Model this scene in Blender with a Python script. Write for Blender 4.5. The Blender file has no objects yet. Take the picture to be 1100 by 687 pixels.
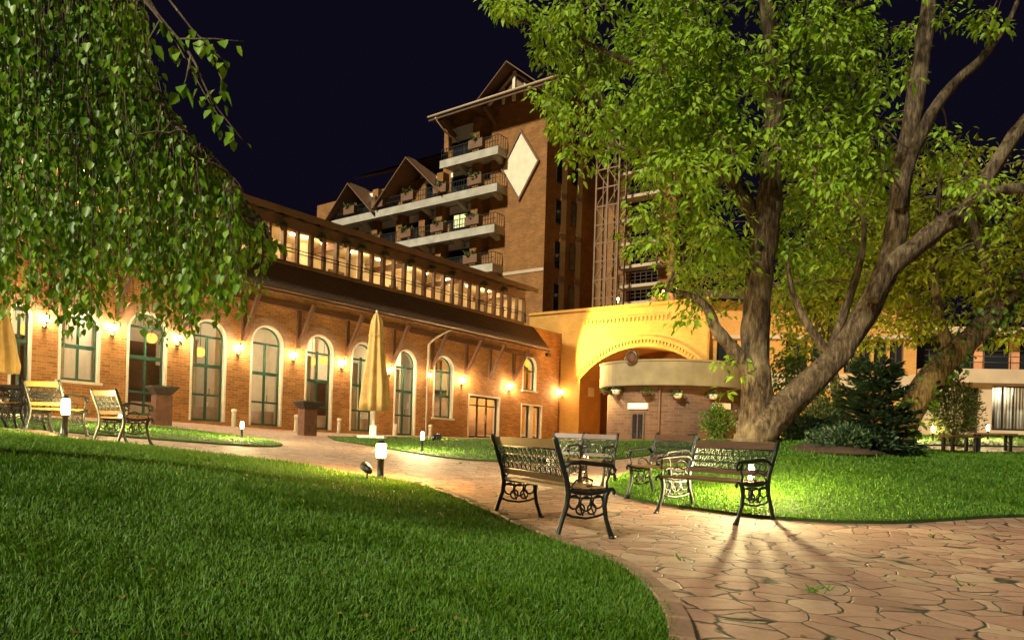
import bpy, math, random
import numpy as np
from mathutils import Vector, Matrix
from mathutils import geometry as mgeo

random.seed(7)
RNG = np.random.default_rng(11)
S = bpy.context.scene
COL = S.collection
rad = math.radians

# ------------------------------------------------------------------ camera
F, CX, HY, CAMZ, ROLL = 780.0, 550.0, 464.0, 0.88, 0.030
cr, sr = math.cos(ROLL), math.sin(ROLL)
cam_d = bpy.data.cameras.new('camera')
cam = bpy.data.objects.new('camera', cam_d)
COL.objects.link(cam)
cam_d.sensor_width = 36
cam_d.lens = 36 * F / 1100
cam_d.shift_y = (HY - 343.5) / 1100
cam_d.clip_start = 0.05
cam_d.clip_end = 800
cam.matrix_world = Matrix(((cr, -sr, 0, 0), (0, 0, -1, 0), (sr, cr, 0, CAMZ), (0, 0, 0, 1)))
S.camera = cam

# ------------------------------------------------------------------ night sky, added fill sun, exposure
SUN_EL, SUN_AZ = 36, 221        # degrees; azimuth measured clockwise from +Y: the light comes from the left, behind the camera
wd = bpy.data.worlds.new('World')
S.world = wd
wd.use_nodes = True
nt = wd.node_tree
nt.nodes.clear()
sky = nt.nodes.new('ShaderNodeTexSky')
sky.sky_type = 'NISHITA'
sky.sun_disc = False
sky.sun_elevation = rad(SUN_EL)
sky.sun_rotation = rad(SUN_AZ)
mul = nt.nodes.new('ShaderNodeMix')
mul.data_type = 'RGBA'
mul.blend_type = 'MIX'
mul.inputs[0].default_value = 0.88
mul.inputs[7].default_value = (4.6, 3.3, 9.6, 1)
bg = nt.nodes.new('ShaderNodeBackground')
bg.inputs['Strength'].default_value = 0.00032
wo = nt.nodes.new('ShaderNodeOutputWorld')
nt.links.new(sky.outputs[0], mul.inputs[6])
nt.links.new(mul.outputs[2], bg.inputs['Color'])
nt.links.new(bg.outputs[0], wo.inputs['Surface'])

sun_d = bpy.data.lights.new('fill_sun', 'SUN')  # sun lamp added as fill for trees and lawn, not a known moon
sun_d.energy = 2.0
sun_d.angle = rad(5.0)
sun_d.color = (1.0, 0.93, 0.68)
sun = bpy.data.objects.new('fill_sun', sun_d)
COL.objects.link(sun)
sdir = Vector((math.sin(rad(SUN_AZ)) * math.cos(rad(SUN_EL)), math.cos(rad(SUN_AZ)) * math.cos(rad(SUN_EL)), math.sin(rad(SUN_EL))))
sun.rotation_euler = (-sdir).to_track_quat('-Z', 'Y').to_euler()

S.view_settings.view_transform = 'Standard'
S.view_settings.look = 'None'
S.view_settings.exposure = 1.6
S.view_settings.gamma = 1.0
S.view_settings.use_curve_mapping = False
S.render.engine = 'CYCLES'
S.cycles.use_denoising = True
S.cycles.max_bounces = 5
S.cycles.diffuse_bounces = 3
S.cycles.glossy_bounces = 3
S.cycles.transmission_bounces = 4
S.cycles.transparent_max_bounces = 12
S.cycles.sample_clamp_indirect = 3.0
S.cycles.sample_clamp_direct = 14.0
S.cycles.caustics_reflective = False
S.cycles.caustics_refractive = False

# ------------------------------------------------------------------ photograph geometry
def ray(px, py):
    u = (px - CX) / F
    v = (HY - py) / F
    return u * cr - v * sr, u * sr + v * cr

def P(px, py, d):
    X, Z = ray(px, py)
    return Vector((X * d, d, CAMZ + Z * d))

class Plane:
    """a vertical wall: origin on plan, direction along it, outward side, slight fall of its courses along s"""
    def __init__(self, o, t, n, fall=0.0):
        self.o = Vector(o); self.t = Vector(t).normalized(); self.n = Vector(n).normalized(); self.k = fall
    def sz(self, px, py, w=0.0):
        X, Z = ray(px, py)
        o = self.o + self.n * w
        lam = self.n.dot(o) / (self.n.x * X + self.n.y)
        s = (Vector((X * lam, lam)) - o).dot(self.t)
        return s, CAMZ + Z * lam + self.k * s
    def s(self, px, py=440, w=0.0): return self.sz(px, py, w)[0]
    def z(self, px, py, w=0.0): return self.sz(px, py, w)[1]
    def xf(self, p):
        q = self.o + self.t * p[0] + self.n * p[1]
        return (q.x, q.y, p[2] - self.k * p[0])

# ------------------------------------------------------------------ terrain
_ctrl = [(.3, 1.5, 0), (1.5, 2, 0), (3, 3, 0), (5, 4, 0), (1, 5, 0), (2, 7, 0), (4, 7, 0), (7, 8.2, .02), (.2, 8, 0), (-.1, 6, 0),
         (-40, 30, .9), (40, 42, 1.9), (0, -5, 0), (-10, 0, .5), (10, 0, .0), (0, 75, .7), (60, 90, 1.6), (-60, 90, .9), (-14, 12, .75), (22, 12, .6)]
for px, py, d in [(0, 480, 7), (0, 560, 4), (0, 680, 2.2), (200, 560, 4.7), (200, 500, 8), (300, 560, 5), (300, 640, 3), (400, 600, 4.4),
                  (500, 600, 4.8), (550, 650, 3.5), (80, 470, 12), (0, 462, 13), (260, 470, 20), (453, 485, 18.6), (300, 487, 14),
                  (400, 505, 11.5), (403, 518, 10), (210, 454, 27.6), (318, 462, 31), (420, 467, 34.5), (580, 471, 44), (40, 446, 23),
                  (560, 497, 17), (650, 505, 16), (650, 474, 33), (820, 475, 14), (950, 520, 9.5), (1000, 530, 9.5), (1100, 520, 11),
                  (900, 500, 11.5), (700, 515, 12.5), (1050, 490, 17), (1080, 468, 27), (720, 478, 22), (830, 473, 24), (860, 559, 7.85),
                  (980, 470, 22), (172, 455, 24), (330, 467, 27), (97, 451, 22.5), (262, 469, 21.5), (57, 461, 12), (131, 477, 11.2), (70, 472, 11), (-10, 459, 12)]:
    q = P(px, py, d)
    _ctrl.append((q.x, q.y, q.z))
_C = np.array(_ctrl, float)
def _phi(r): return r
_n = len(_C)
_D = np.hypot(_C[:, None, 0] - _C[None, :, 0], _C[:, None, 1] - _C[None, :, 1])
def _ph(r): return np.sqrt(r * r + 1.2)
_A = np.zeros((_n + 3, _n + 3))
_A[:_n, :_n] = _ph(_D) - np.eye(_n) * 0.06
_A[:_n, _n] = 1; _A[:_n, _n + 1] = _C[:, 0]; _A[:_n, _n + 2] = _C[:, 1]
_A[_n:, :_n] = _A[:_n, _n:].T
_W = np.linalg.solve(_A, np.concatenate([_C[:, 2], [0, 0, 0]]))
def TZ(x, y):
    x = np.asarray(x, float); y = np.asarray(y, float)
    out = _W[_n] + _W[_n + 1] * x + _W[_n + 2] * y
    for i in range(_n):
        out = out + _W[i] * _ph(np.hypot(x - _C[i, 0], y - _C[i, 1]))
    return np.clip(out, -.3, 2.6)
def tz(x, y): return float(TZ(x, y))

def hit(px, py, dmin=1.2, dmax=60):
    """where the line of sight through a pixel meets the ground"""
    X, Z = ray(px, py)
    d = np.geomspace(dmin, dmax, 1500)
    g = CAMZ + Z * d - TZ(X * d, d)
    i = int(np.argmax(g < 0))
    if g[i] >= 0: i = int(np.argmin(g))
    return Vector((X * d[i], d[i], tz(X * d[i], d[i])))
def onground(px, d):
    X = (px - CX) / F
    return Vector((X * d, d, tz(X * d, d)))

# ------------------------------------------------------------------ materials
MATS = {}
def new_mat(name):
    m = bpy.data.materials.new(name); m.use_nodes = True
    n = m.node_tree; n.nodes.clear()
    out = n.nodes.new('ShaderNodeOutputMaterial')
    MATS[name] = m
    return m, n, out
def nd(n, t, **kw):
    x = n.nodes.new(t)
    for k, v in kw.items():
        if isinstance(k, str) and hasattr(x, k): setattr(x, k, v)
        else: x.inputs[k].default_value = v
    return x
def mixc(n, fac, a, b, blend='MIX'):
    x = n.nodes.new('ShaderNodeMix'); x.data_type = 'RGBA'; x.blend_type = blend
    for i, v in ((0, fac), (6, a), (7, b)):
        if hasattr(v, 'links'): n.links.new(v, x.inputs[i])
        elif i == 0: x.inputs[0].default_value = v
        else: x.inputs[i].default_value = (*v, 1)
    return x.outputs[2]
def ramp(n, fac, stops):
    x = n.nodes.new('ShaderNodeValToRGB')
    el = x.color_ramp.elements
    while len(el) < len(stops): el.new(0.5)
    for e, (p, c) in zip(el, stops):
        e.position = p; e.color = (*c, 1) if len(c) == 3 else c
    n.links.new(fac, x.inputs[0])
    return x.outputs[0]
def noise(n, scale, detail=4, vec=None, rough=.55):
    x = nd(n, 'ShaderNodeTexNoise'); x.inputs['Scale'].default_value = scale; x.inputs['Detail'].default_value = detail
    x.inputs['Roughness'].default_value = rough
    if vec is not None: n.links.new(vec, x.inputs['Vector'])
    return x.outputs['Fac']
def position(n): return nd(n, 'ShaderNodeNewGeometry').outputs['Position']
def objco(n): return nd(n, 'ShaderNodeTexCoord').outputs['Object']
def uvco(n): return nd(n, 'ShaderNodeTexCoord').outputs['UV']
def bump(n, h, strength=.4, dist=.02):
    b = nd(n, 'ShaderNodeBump'); b.inputs['Strength'].default_value = strength; b.inputs['Distance'].default_value = dist
    n.links.new(h, b.inputs['Height'])
    return b.outputs[0]
def finish(n, out, col, rough=.6, metal=0, nrm=None, spec=.5):
    p = nd(n, 'ShaderNodeBsdfPrincipled')
    if hasattr(col, 'links'): n.links.new(col, p.inputs['Base Color'])
    else: p.inputs['Base Color'].default_value = (*col, 1)
    if hasattr(rough, 'links'): n.links.new(rough, p.inputs['Roughness'])
    else: p.inputs['Roughness'].default_value = rough
    p.inputs['Metallic'].default_value = metal
    p.inputs['Specular IOR Level'].default_value = spec
    if nrm is not None: n.links.new(nrm, p.inputs['Normal'])
    n.links.new(p.outputs[0], out.inputs['Surface'])
    return p
def plain(name, c, rough=.6, metal=0, var=.25, scale=6, bmp=.15):
    m, n, out = new_mat(name)
    f = noise(n, scale, 5, position(n))
    a = tuple(x * (1 - var) for x in c); b = tuple(min(1, x * (1 + var)) for x in c)
    col = ramp(n, f, [(.3, a), (.7, b)])
    fin = noise(n, scale * 9, 3, position(n))
    finish(n, out, col, rough, metal, bump(n, fin, bmp, .01))
    return m
def emis(name, c, s):
    m, n, out = new_mat(name)
    e = nd(n, 'ShaderNodeEmission'); e.inputs[0].default_value = (*c, 1); e.inputs[1].default_value = s
    n.links.new(e.outputs[0], out.inputs['Surface'])
    return m
def brick(name, c1, c2, mortar, row=.075, wid=.25, stain=.3):
    m, n, out = new_mat(name)
    uv = uvco(n)
    b = nd(n, 'ShaderNodeTexBrick')
    n.links.new(uv, b.inputs['Vector'])
    b.inputs['Color1'].default_value = (*c1, 1); b.inputs['Color2'].default_value = (*c2, 1); b.inputs['Mortar'].default_value = (*mortar, 1)
    b.inputs['Scale'].default_value = 1; b.inputs['Mortar Size'].default_value = .010; b.inputs['Mortar Smooth'].default_value = .2
    b.inputs['Brick Width'].default_value = wid; b.inputs['Row Height'].default_value = row; b.inputs['Bias'].default_value = -.1
    f = noise(n, 1.1, 6, uv)
    g = noise(n, 14, 3, uv)
    col = mixc(n, ramp(n, f, [(.35, (0, 0, 0)), (.75, (stain,) * 3)]), b.outputs['Color'], tuple(x * .45 for x in c1))
    col = mixc(n, ramp(n, g, [(.45, (0, 0, 0)), (.8, (.35,) * 3)]), col, tuple(min(1, x * 1.5) for x in c2))
    finish(n, out, col, .85, 0, bump(n, b.outputs['Fac'], -.5, .01), .25)
    return m
def wood(name, a, b, rough=.5, scale=3):
    m, n, out = new_mat(name)
    mp = nd(n, 'ShaderNodeMapping'); n.links.new(uvco(n), mp.inputs[0]); mp.inputs['Scale'].default_value = (1.2, 14, 14)
    f = noise(n, scale, 6, mp.outputs[0])
    g = noise(n, 1.7, 3, position(n))
    col = mixc(n, ramp(n, g, [(.3, (0, 0, 0)), (.8, (.5,) * 3)]), ramp(n, f, [(.3, a), (.7, b)]), tuple(x * .5 for x in a))
    finish(n, out, col, rough, 0, bump(n, f, .25, .006), .4)
    return m
def leaf_mat(name, stops, trans=.35, rough=.45):
    m, n, out = new_mat(name)
    g = nd(n, 'ShaderNodeNewGeometry')
    f = noise(n, 1.3, 3, g.outputs['Position'])
    r = nd(n, 'ShaderNodeMath', operation='MULTIPLY_ADD')
    n.links.new(g.outputs['Random Per Island'], r.inputs[0]); r.inputs[1].default_value = .6; 
    r2 = nd(n, 'ShaderNodeMath', operation='MULTIPLY'); n.links.new(f, r2.inputs[0]); r2.inputs[1].default_value = .4
    n.links.new(r2.outputs[0], r.inputs[2])
    col = ramp(n, r.outputs[0], stops)
    p = nd(n, 'ShaderNodeBsdfPrincipled'); n.links.new(col, p.inputs['Base Color']); p.inputs['Roughness'].default_value = rough
    p.inputs['Specular IOR Level'].default_value = .4
    t = nd(n, 'ShaderNodeBsdfTranslucent'); n.links.new(col, t.inputs[0])
    mx = nd(n, 'ShaderNodeMixShader'); mx.inputs[0].default_value = trans
    n.links.new(p.outputs[0], mx.inputs[1]); n.links.new(t.outputs[0], mx.inputs[2])
    n.links.new(mx.outputs[0], out.inputs['Surface'])
    return m
def glass_mat(name, tint, refl=.5):
    m, n, out = new_mat(name)
    t = nd(n, 'ShaderNodeBsdfTransparent'); t.inputs[0].default_value = (*tint, 1)
    g = nd(n, 'ShaderNodeBsdfGlossy'); g.inputs['Roughness'].default_value = .03
    fr = nd(n, 'ShaderNodeFresnel'); fr.inputs[0].default_value = 1.45
    mx = nd(n, 'ShaderNodeMixShader')
    n.links.new(fr.outputs[0], mx.inputs[0]); n.links.new(t.outputs[0], mx.inputs[1]); n.links.new(g.outputs[0], mx.inputs[2])
    n.links.new(mx.outputs[0], out.inputs['Surface'])
    return m

def paving_mat():
    m, n, out = new_mat('flagstone')
    pos = position(n)
    # curved, interlocking joints: coordinates bent before the cells are cut
    w = nd(n, 'ShaderNodeTexNoise'); w.inputs['Scale'].default_value = 2.6; w.inputs['Detail'].default_value = 1.0
    n.links.new(pos, w.inputs['Vector'])
    vm = nd(n, 'ShaderNodeVectorMath', operation='MULTIPLY_ADD')
    n.links.new(w.outputs['Color'], vm.inputs[0]); vm.inputs[1].default_value = (.34, .34, 0); n.links.new(pos, vm.inputs[2])
    flat = nd(n, 'ShaderNodeVectorMath', operation='MULTIPLY'); n.links.new(vm.outputs[0], flat.inputs[0]); flat.inputs[1].default_value = (1, 1, 0)
    mp = flat.outputs[0]
    v1 = nd(n, 'ShaderNodeTexVoronoi', feature='DISTANCE_TO_EDGE'); v1.inputs['Scale'].default_value = 4.1; v1.inputs['Randomness'].default_value = .72
    v2 = nd(n, 'ShaderNodeTexVoronoi', feature='F1'); v2.inputs['Scale'].default_value = 4.1; v2.inputs['Randomness'].default_value = .72
    n.links.new(mp, v1.inputs['Vector']); n.links.new(mp, v2.inputs['Vector'])
    sep = nd(n, 'ShaderNodeSeparateColor'); n.links.new(v2.outputs['Color'], sep.inputs[0])
    stone = ramp(n, sep.outputs[0], [(0, (.205, .098, .062)), (.25, (.32, .18, .118)), (.5, (.26, .125, .085)), (.7, (.38, .245, .16)), (.85, (.29, .20, .13)), (1, (.22, .11, .078))])
    f1 = noise(n, 9, 7, pos, .65)
    f2 = noise(n, 60, 4, pos, .6)
    stone = mixc(n, ramp(n, f1, [(.38, (0, 0, 0)), (.72, (.55,) * 3)]), stone, (.20, .12, .08))
    stone = mixc(n, ramp(n, f2, [(.5, (0, 0, 0)), (.85, (.35,) * 3)]), stone, (.5, .36, .24))
    big = noise(n, .7, 3, pos)
    stone = mixc(n, ramp(n, big, [(.4, (0, 0, 0)), (.75, (.4,) * 3)]), stone, (.24, .15, .10))
    moss = mixc(n, ramp(n, noise(n, 1.6, 4, pos), [(.42, (0, 0, 0)), (.62, (1, 1, 1))]), (.012, .009, .006), (.022, .026, .006))
    wob = nd(n, 'ShaderNodeMath', operation='MULTIPLY_ADD'); n.links.new(noise(n, 22, 3, pos), wob.inputs[0]); wob.inputs[1].default_value = .045
    n.links.new(v1.outputs['Distance'], wob.inputs[2])
    gap = ramp(n, wob.outputs[0], [(.034, (0, 0, 0)), (.052, (1, 1, 1))])
    col = mixc(n, gap, moss, stone)
    h = ramp(n, wob.outputs[0], [(.022, (0, 0, 0)), (.060, (.75,) * 3), (.3, (.86,) * 3)])
    hh = nd(n, 'ShaderNodeMath', operation='MULTIPLY_ADD'); n.links.new(f1, hh.inputs[0]); hh.inputs[1].default_value = .35; n.links.new(h, hh.inputs[2])
    hs = nd(n, 'ShaderNodeMath', operation='MULTIPLY_ADD'); n.links.new(sep.outputs[1], hs.inputs[0]); hs.inputs[1].default_value = .3; n.links.new(hh.outputs[0], hs.inputs[2])
    rg = ramp(n, f1, [(.3, (.52,) * 3), (.7, (.80,) * 3)])
    finish(n, out, col, rg, 0, bump(n, hs.outputs[0], .7, .026), .45)
    return m

def lawn_mat(name, stops):
    m, n, out = new_mat(name)
    pos = position(n)
    f = noise(n, 1.2, 4, pos); g = noise(n, 55, 4, pos)
    ad = nd(n, 'ShaderNodeMath', operation='MULTIPLY_ADD'); n.links.new(g, ad.inputs[0]); ad.inputs[1].default_value = .55
    h = nd(n, 'ShaderNodeMath', operation='MULTIPLY'); n.links.new(f, h.inputs[0]); h.inputs[1].default_value = .45
    n.links.new(h.outputs[0], ad.inputs[2])
    finish(n, out, ramp(n, ad.outputs[0], stops), .8, 0, bump(n, g, .8, .04), .2)
    return m

BRICK = brick('orange_brick', (.30, .135, .042), (.54, .27, .095), (.50, .35, .20), .10, .30, .55)
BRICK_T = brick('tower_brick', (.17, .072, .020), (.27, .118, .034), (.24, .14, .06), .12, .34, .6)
BRICK_Y = brick('ochre_brick', (.44, .215, .040), (.51, .26, .055), (.36, .21, .07), .09, .26, .5)
BRICK_R = brick('rough_brick', (.27, .14, .08), (.38, .22, .13), (.33, .26, .18), .10, .30, .5)
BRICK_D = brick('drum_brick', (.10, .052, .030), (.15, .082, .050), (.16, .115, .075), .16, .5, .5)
BRICK_O = brick('amber_brick', (.40, .19, .045), (.46, .23, .06), (.34, .2, .08), .09, .26, .25)
CREAM = plain('cream_plaster', (.62, .54, .40), .8, 0, .12, 2)
CREAM2 = plain('sand_plaster', (.50, .40, .24), .8, 0, .15, 1.5)
PINK = plain('pale_plaster', (.40, .30, .20), .8, 0, .12, 1.2)
WHITE = plain('white_paint', (.74, .70, .62), .6, 0, .1, 5)
BALC = plain('balcony_concrete', (.33, .30, .25), .85, 0, .22, 1.2)
BANDC = plain('olive_concrete', (.185, .155, .09), .85, 0, .2, 1.3)
GREY = plain('weathered_concrete', (.48, .44, .37), .85, 0, .22, 1.6)
GREEN = plain('green_paint', (.022, .085, .058), .4, 0, .25, 8)
BRONZE = plain('bronze_frame', (.07, .04, .022), .4, .3, .25, 6)
TIMBER = wood('dark_timber', (.085, .042, .022), (.15, .075, .04), .6)
TIMBER2 = wood('brown_timber', (.115, .056, .027), (.18, .095, .047), .6)
ROOF = None
def tile_mat():
    m, n, out = new_mat('roof_tile')
    b = nd(n, 'ShaderNodeTexBrick'); n.links.new(uvco(n), b.inputs['Vector'])
    b.inputs['Color1'].default_value = (.085, .045, .028, 1); b.inputs['Color2'].default_value = (.12, .065, .04, 1); b.inputs['Mortar'].default_value = (.03, .017, .012, 1)
    b.inputs['Scale'].default_value = 1; b.inputs['Brick Width'].default_value = .28; b.inputs['Row Height'].default_value = .16; b.inputs['Mortar Size'].default_value = .015
    f = noise(n, 1.5, 5, position(n))
    finish(n, out, mixc(n, ramp(n, f, [(.4, (0, 0, 0)), (.8, (.6,) * 3)]), b.outputs['Color'], (.06, .05, .03)), .75, 0, bump(n, b.outputs['Fac'], -.7, .02), .3)
    return m
ROOF = tile_mat()
DARKGLASS = None
m, n, out = new_mat('night_glass'); DARKGLASS = m
finish(n, out, (.012, .013, .016), .06, 0, None, .6)
GLASS = glass_mat('clear_glass', (.93, .95, .93))
IRON = plain('cast_iron', (.016, .019, .017), .38, .4, .3, 20, .3)
SLAT = wood('bench_wood', (.042, .020, .009), (.085, .040, .017), .45)
SLAT2 = wood('honey_wood', (.42, .22, .06), (.52, .30, .09), .45)
CORTEN = plain('rusted_steel', (.085, .034, .015), .75, .2, .45, 5, .4)
DARKIRON = plain('dark_bowl', (.045, .032, .026), .6, .4, .3, 9)
BLACK = plain('black_metal', (.02, .02, .019), .45, .4, .3, 12)
CANVAS = plain('ochre_canvas', (.48, .31, .11), .9, 0, .16, 3.5, .3)
KERB = None
def kerb_mat():
    m, n, out = new_mat('kerb_stone')
    g = nd(n, 'ShaderNodeNewGeometry')
    col = ramp(n, g.outputs['Random Per Island'], [(0, (.13, .07, .045)), (.5, (.19, .10, .065)), (1, (.24, .145, .09))])
    f = noise(n, 14, 6, g.outputs['Position'])
    col = mixc(n, ramp(n, f, [(.4, (0, 0, 0)), (.75, (.6,) * 3)]), col, (.07, .055, .03))
    finish(n, out, col, .75, 0, bump(n, f, .5, .02))
    return m
KERB = kerb_mat()
PAVE = paving_mat()
LAWN = lawn_mat('turf', [(.25, (.010, .018, .003)), (.55, (.024, .048, .007)), (.8, (.04, .08, .012))])
GRASS = leaf_mat('grass_blade', [(.05, (.028, .080, .003)), (.45, (.060, .150, .004)), (.80, (.095, .20, .007)), (.93, (.14, .22, .014)), (1, (.30, .24, .08))], .3, .6)
BIRCHLEAF = leaf_mat('birch_leaf', [(.1, (.055, .145, .007)), (.45, (.12, .25, .012)), (.8, (.20, .33, .016)), (1, (.30, .38, .028))], .38, .42)
MAPLELEAF = leaf_mat('maple_leaf', [(.1, (.105, .20, .009)), (.45, (.19, .32, .014)), (.8, (.29, .43, .020)), (1, (.40, .50, .04))], .42, .6)
FARLEAF = leaf_mat('far_leaf', [(.1, (.14, .18, .006)), (.5, (.24, .28, .010)), (.9, (.36, .37, .02))], .42, .6)
IVYLEAF = leaf_mat('ivy_leaf', [(.1, (.035, .08, .01)), (.5, (.06, .12, .015)), (.9, (.10, .17, .02))], .25, .4)
FIRLEAF = leaf_mat('fir_needle', [(.1, (.012, .030, .012)), (.5, (.022, .048, .018)), (.9, (.04, .075, .028))], .1, .5)
SHRUBLEAF = leaf_mat('shrub_leaf', [(.1, (.04, .06, .012)), (.5, (.07, .09, .02)), (.9, (.11, .12, .03))], .25, .5)
def bark_mat(name, a, b, c):
    m, n, out = new_mat(name)
    pos = position(n)
    mp = nd(n, 'ShaderNodeMapping'); n.links.new(pos, mp.inputs[0]); mp.inputs['Scale'].default_value = (11, 11, 2.4)
    f = noise(n, 1.5, 8, mp.outputs[0], .7)
    g = noise(n, 1.6, 4, pos)
    col = ramp(n, f, [(.36, a), (.52, b), (.68, c)])
    col = mixc(n, ramp(n, g, [(.52, (0, 0, 0)), (.72, (.6,) * 3)]), col, (.34, .26, .15))
    finish(n, out, col, .9, 0, bump(n, f, 1.0, .12), .2)
    return m
BARK = bark_mat('maple_bark', (.022, .015, .010), (.105, .072, .042), (.26, .19, .115))
TWIG = bark_mat('twig_bark', (.10, .075, .05), (.17, .125, .085), (.26, .20, .14))
MULCH = plain('brown_mulch', (.035, .018, .009), .95, 0, .5, 14, 1.0)

WARM = (1.0, .70, .36)
LAMPGLOBE = emis('lantern_glow', WARM, 430)
PATHGLOW = emis('path_light_glow', (1.0, .78, .36), 1650)
TALLGLOW = emis('tall_light_glow', (1.0, .76, .30), 420)
AMBERGLOW = emis('amber_glow', (1.0, .56, .14), 700)
FLOODGLOW = emis('flood_glow', (1.0, .66, .26), 60)
ORANGEGLOW = emis('pendant_glow', (1.0, .34, .06), 1.1)
EXITGLOW = emis('exit_green', (.04, .75, .28), 1.2)
SPOTGLOW = emis('downlight_glow', (1.0, .85, .6), 14)

# ------------------------------------------------------------------ mesh builder
WB = {}                          # things whose parts are laid out in world coordinates
class MB:
    def __init__(self, xf=None):
        self.v = []; self.f = []; self.uv = []; self.sm = []; self.xf = xf
    def _add(self, p):
        self.v.append(tuple(self.xf(p)) if self.xf else tuple(p)); return len(self.v) - 1
    def face(self, pts, uv=None, smooth=False):
        pts = [Vector(p) for p in pts]
        if uv is None:
            nrm = Vector((0, 0, 0))
            for i in range(len(pts)):
                a, b = pts[i], pts[(i + 1) % len(pts)]
                nrm += a.cross(b)
            ax = max(range(3), key=lambda i: abs(nrm[i]))
            uv = [((p.y, p.z) if ax == 0 else (p.x, p.z) if ax == 1 else (p.x, p.y)) for p in pts]
        self.f.append([self._add(p) for p in pts]); self.uv.append(uv); self.sm.append(smooth)
    def box(self, x0, x1, y0, y1, z0, z1):
        c = [(x, y, z) for z in (z0, z1) for y in (y0, y1) for x in (x0, x1)]
        for q in ((0, 2, 3, 1), (4, 5, 7, 6), (0, 1, 5, 4), (2, 6, 7, 3), (0, 4, 6, 2), (1, 3, 7, 5)):
            self.face([c[i] for i in q])
        return self
    def beam(self, p, q, w, h, up=(0, 0, 1)):
        p = Vector(p); q = Vector(q); d = (q - p).normalized(); up = Vector(up)
        sx = d.cross(up)
        if sx.length < 1e-4: sx = d.cross(Vector((0, 1, 0)))
        sx.normalize(); u = sx.cross(d)
        a = [p + sx * (i * w / 2) + u * (j * h / 2) for i, j in ((-1, -1), (1, -1), (1, 1), (-1, 1))]
        b = [x + (q - p) for x in a]; L = (q - p).length
        for i in range(4):
            k = (i + 1) % 4; e = (w, h, w, h)[i]
            self.face([a[i], a[k], b[k], b[i]], [(0, 0), (0, e), (L, e), (L, 0)])
        self.face(a[::-1]); self.face(b)
        return self
    def tube(self, pts, r, n=8, cap=True, flat=1.0):
        pts = [Vector(p) for p in pts]
        if not hasattr(r, '__len__'): r = [r] * len(pts)
        rings = []; ref = None; L = 0
        for i, p in enumerate(pts):
            t = (pts[min(i + 1, len(pts) - 1)] - pts[max(i - 1, 0)]).normalized()
            if ref is None:
                ref = t.orthogonal().normalized()
            ref = (ref - t * ref.dot(t))
            ref = ref.normalized() if ref.length > 1e-5 else t.orthogonal().normalized()
            b = t.cross(ref)
            if i: L += (pts[i] - pts[i - 1]).length
            rings.append(([self._add(p + (ref * math.cos(2 * math.pi * k / n) + b * math.sin(2 * math.pi * k / n) * flat) * r[i]) for k in range(n)], L))
        for (a, la), (b, lb) in zip(rings, rings[1:]):
            for k in range(n):
                j = (k + 1) % n
                self.f.append([a[k], a[j], b[j], b[k]]); self.sm.append(True)
                self.uv.append([(la, k * .05), (la, k * .05 + .05), (lb, k * .05 + .05), (lb, k * .05)])
        if cap:
            for ring, rev in ((rings[0][0], True), (rings[-1][0], False)):
                self.f.append(ring[::-1] if rev else list(ring)); self.uv.append([(0, 0)] * n); self.sm.append(False)
        return self
    def lathe(self, prof, c=(0, 0, 0), n=20, mod=None, smooth=True, a0=0, a1=2 * math.pi):
        c = Vector(c); full = abs(a1 - a0 - 2 * math.pi) < 1e-6; m = n if full else n + 1
        rings = []
        for i, (r, z) in enumerate(prof):
            ring = []
            for k in range(m):
                a = a0 + (a1 - a0) * k / n
                rr = r * (mod(a, i) if mod else 1)
                ring.append(self._add(c + Vector((rr * math.cos(a), rr * math.sin(a), z))))
            rings.append(ring)
        for i, (a, b) in enumerate(zip(rings, rings[1:])):
            for k in range(n):
                j = (k + 1) % m
                R = max(prof[i][0], prof[i + 1][0]); u0 = (a0 + (a1 - a0) * k / n) * R; u1 = (a0 + (a1 - a0) * (k + 1) / n) * R
                self.f.append([a[k], a[j], b[j], b[k]]); self.sm.append(smooth)
                self.uv.append([(u0, prof[i][1]), (u1, prof[i][1]), (u1, prof[i + 1][1]), (u0, prof[i + 1][1])])
        if full:
            for ring, rev, p in ((rings[0], True, prof[0]), (rings[-1], False, prof[-1])):
                if p[0] > 1e-4:
                    self.f.append(ring[::-1] if rev else list(ring)); self.uv.append([(0, 0)] * n); self.sm.append(False)
        return self
    def sphere(self, c, r, n=12, sq=1.0):
        return self.lathe([(max(1e-4, r * math.sin(math.pi * i / (n // 2))), -r * sq * math.cos(math.pi * i / (n // 2))) for i in range(n // 2 + 1)], c, n)
    def torus(self, c, R, r, ax='y', n=16, m=6, sq=1.0, a0=0, a1=2 * math.pi):
        c = Vector(c); pts = []
        full = abs(a1 - a0 - 2 * math.pi) < 1e-6
        for k in range(n + 1):
            a = a0 + (a1 - a0) * k / n
            x, y = R * math.cos(a), R * sq * math.sin(a)
            pts.append(c + (Vector((x, 0, y)) if ax == 'y' else Vector((0, x, y)) if ax == 'x' else Vector((x, y, 0))))
        return self.tube(pts, r, m, cap=not full)
    def prism(self, poly, y0, y1):
        a = [(x, y0, z) for x, z in poly]; b = [(x, y1, z) for x, z in poly]
        self.face(a); self.face(b[::-1])
        for i in range(len(poly)):
            j = (i + 1) % len(poly)
            self.face([a[i], b[i], b[j], a[j]])
        return self
    def build(self, name, mat, parent=None, label=None):
        me = bpy.data.meshes.new(name)
        me.from_pydata(self.v, [], self.f)
        ul = me.uv_layers.new(name='UVMap')
        ul.data.foreach_set('uv', np.array([c for f in self.uv for p in f for c in p], np.float32))
        me.polygons.foreach_set('use_smooth', np.array(self.sm, bool))
        me.materials.append(mat)
        me.update()
        o = bpy.data.objects.new(name, me)
        COL.objects.link(o)
        if parent is not None:
            o.parent = parent
            if parent.name in WB: o.matrix_parent_inverse = Matrix.Translation(-WB[parent.name])
        if label: o['label'] = label
        return o

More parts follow.
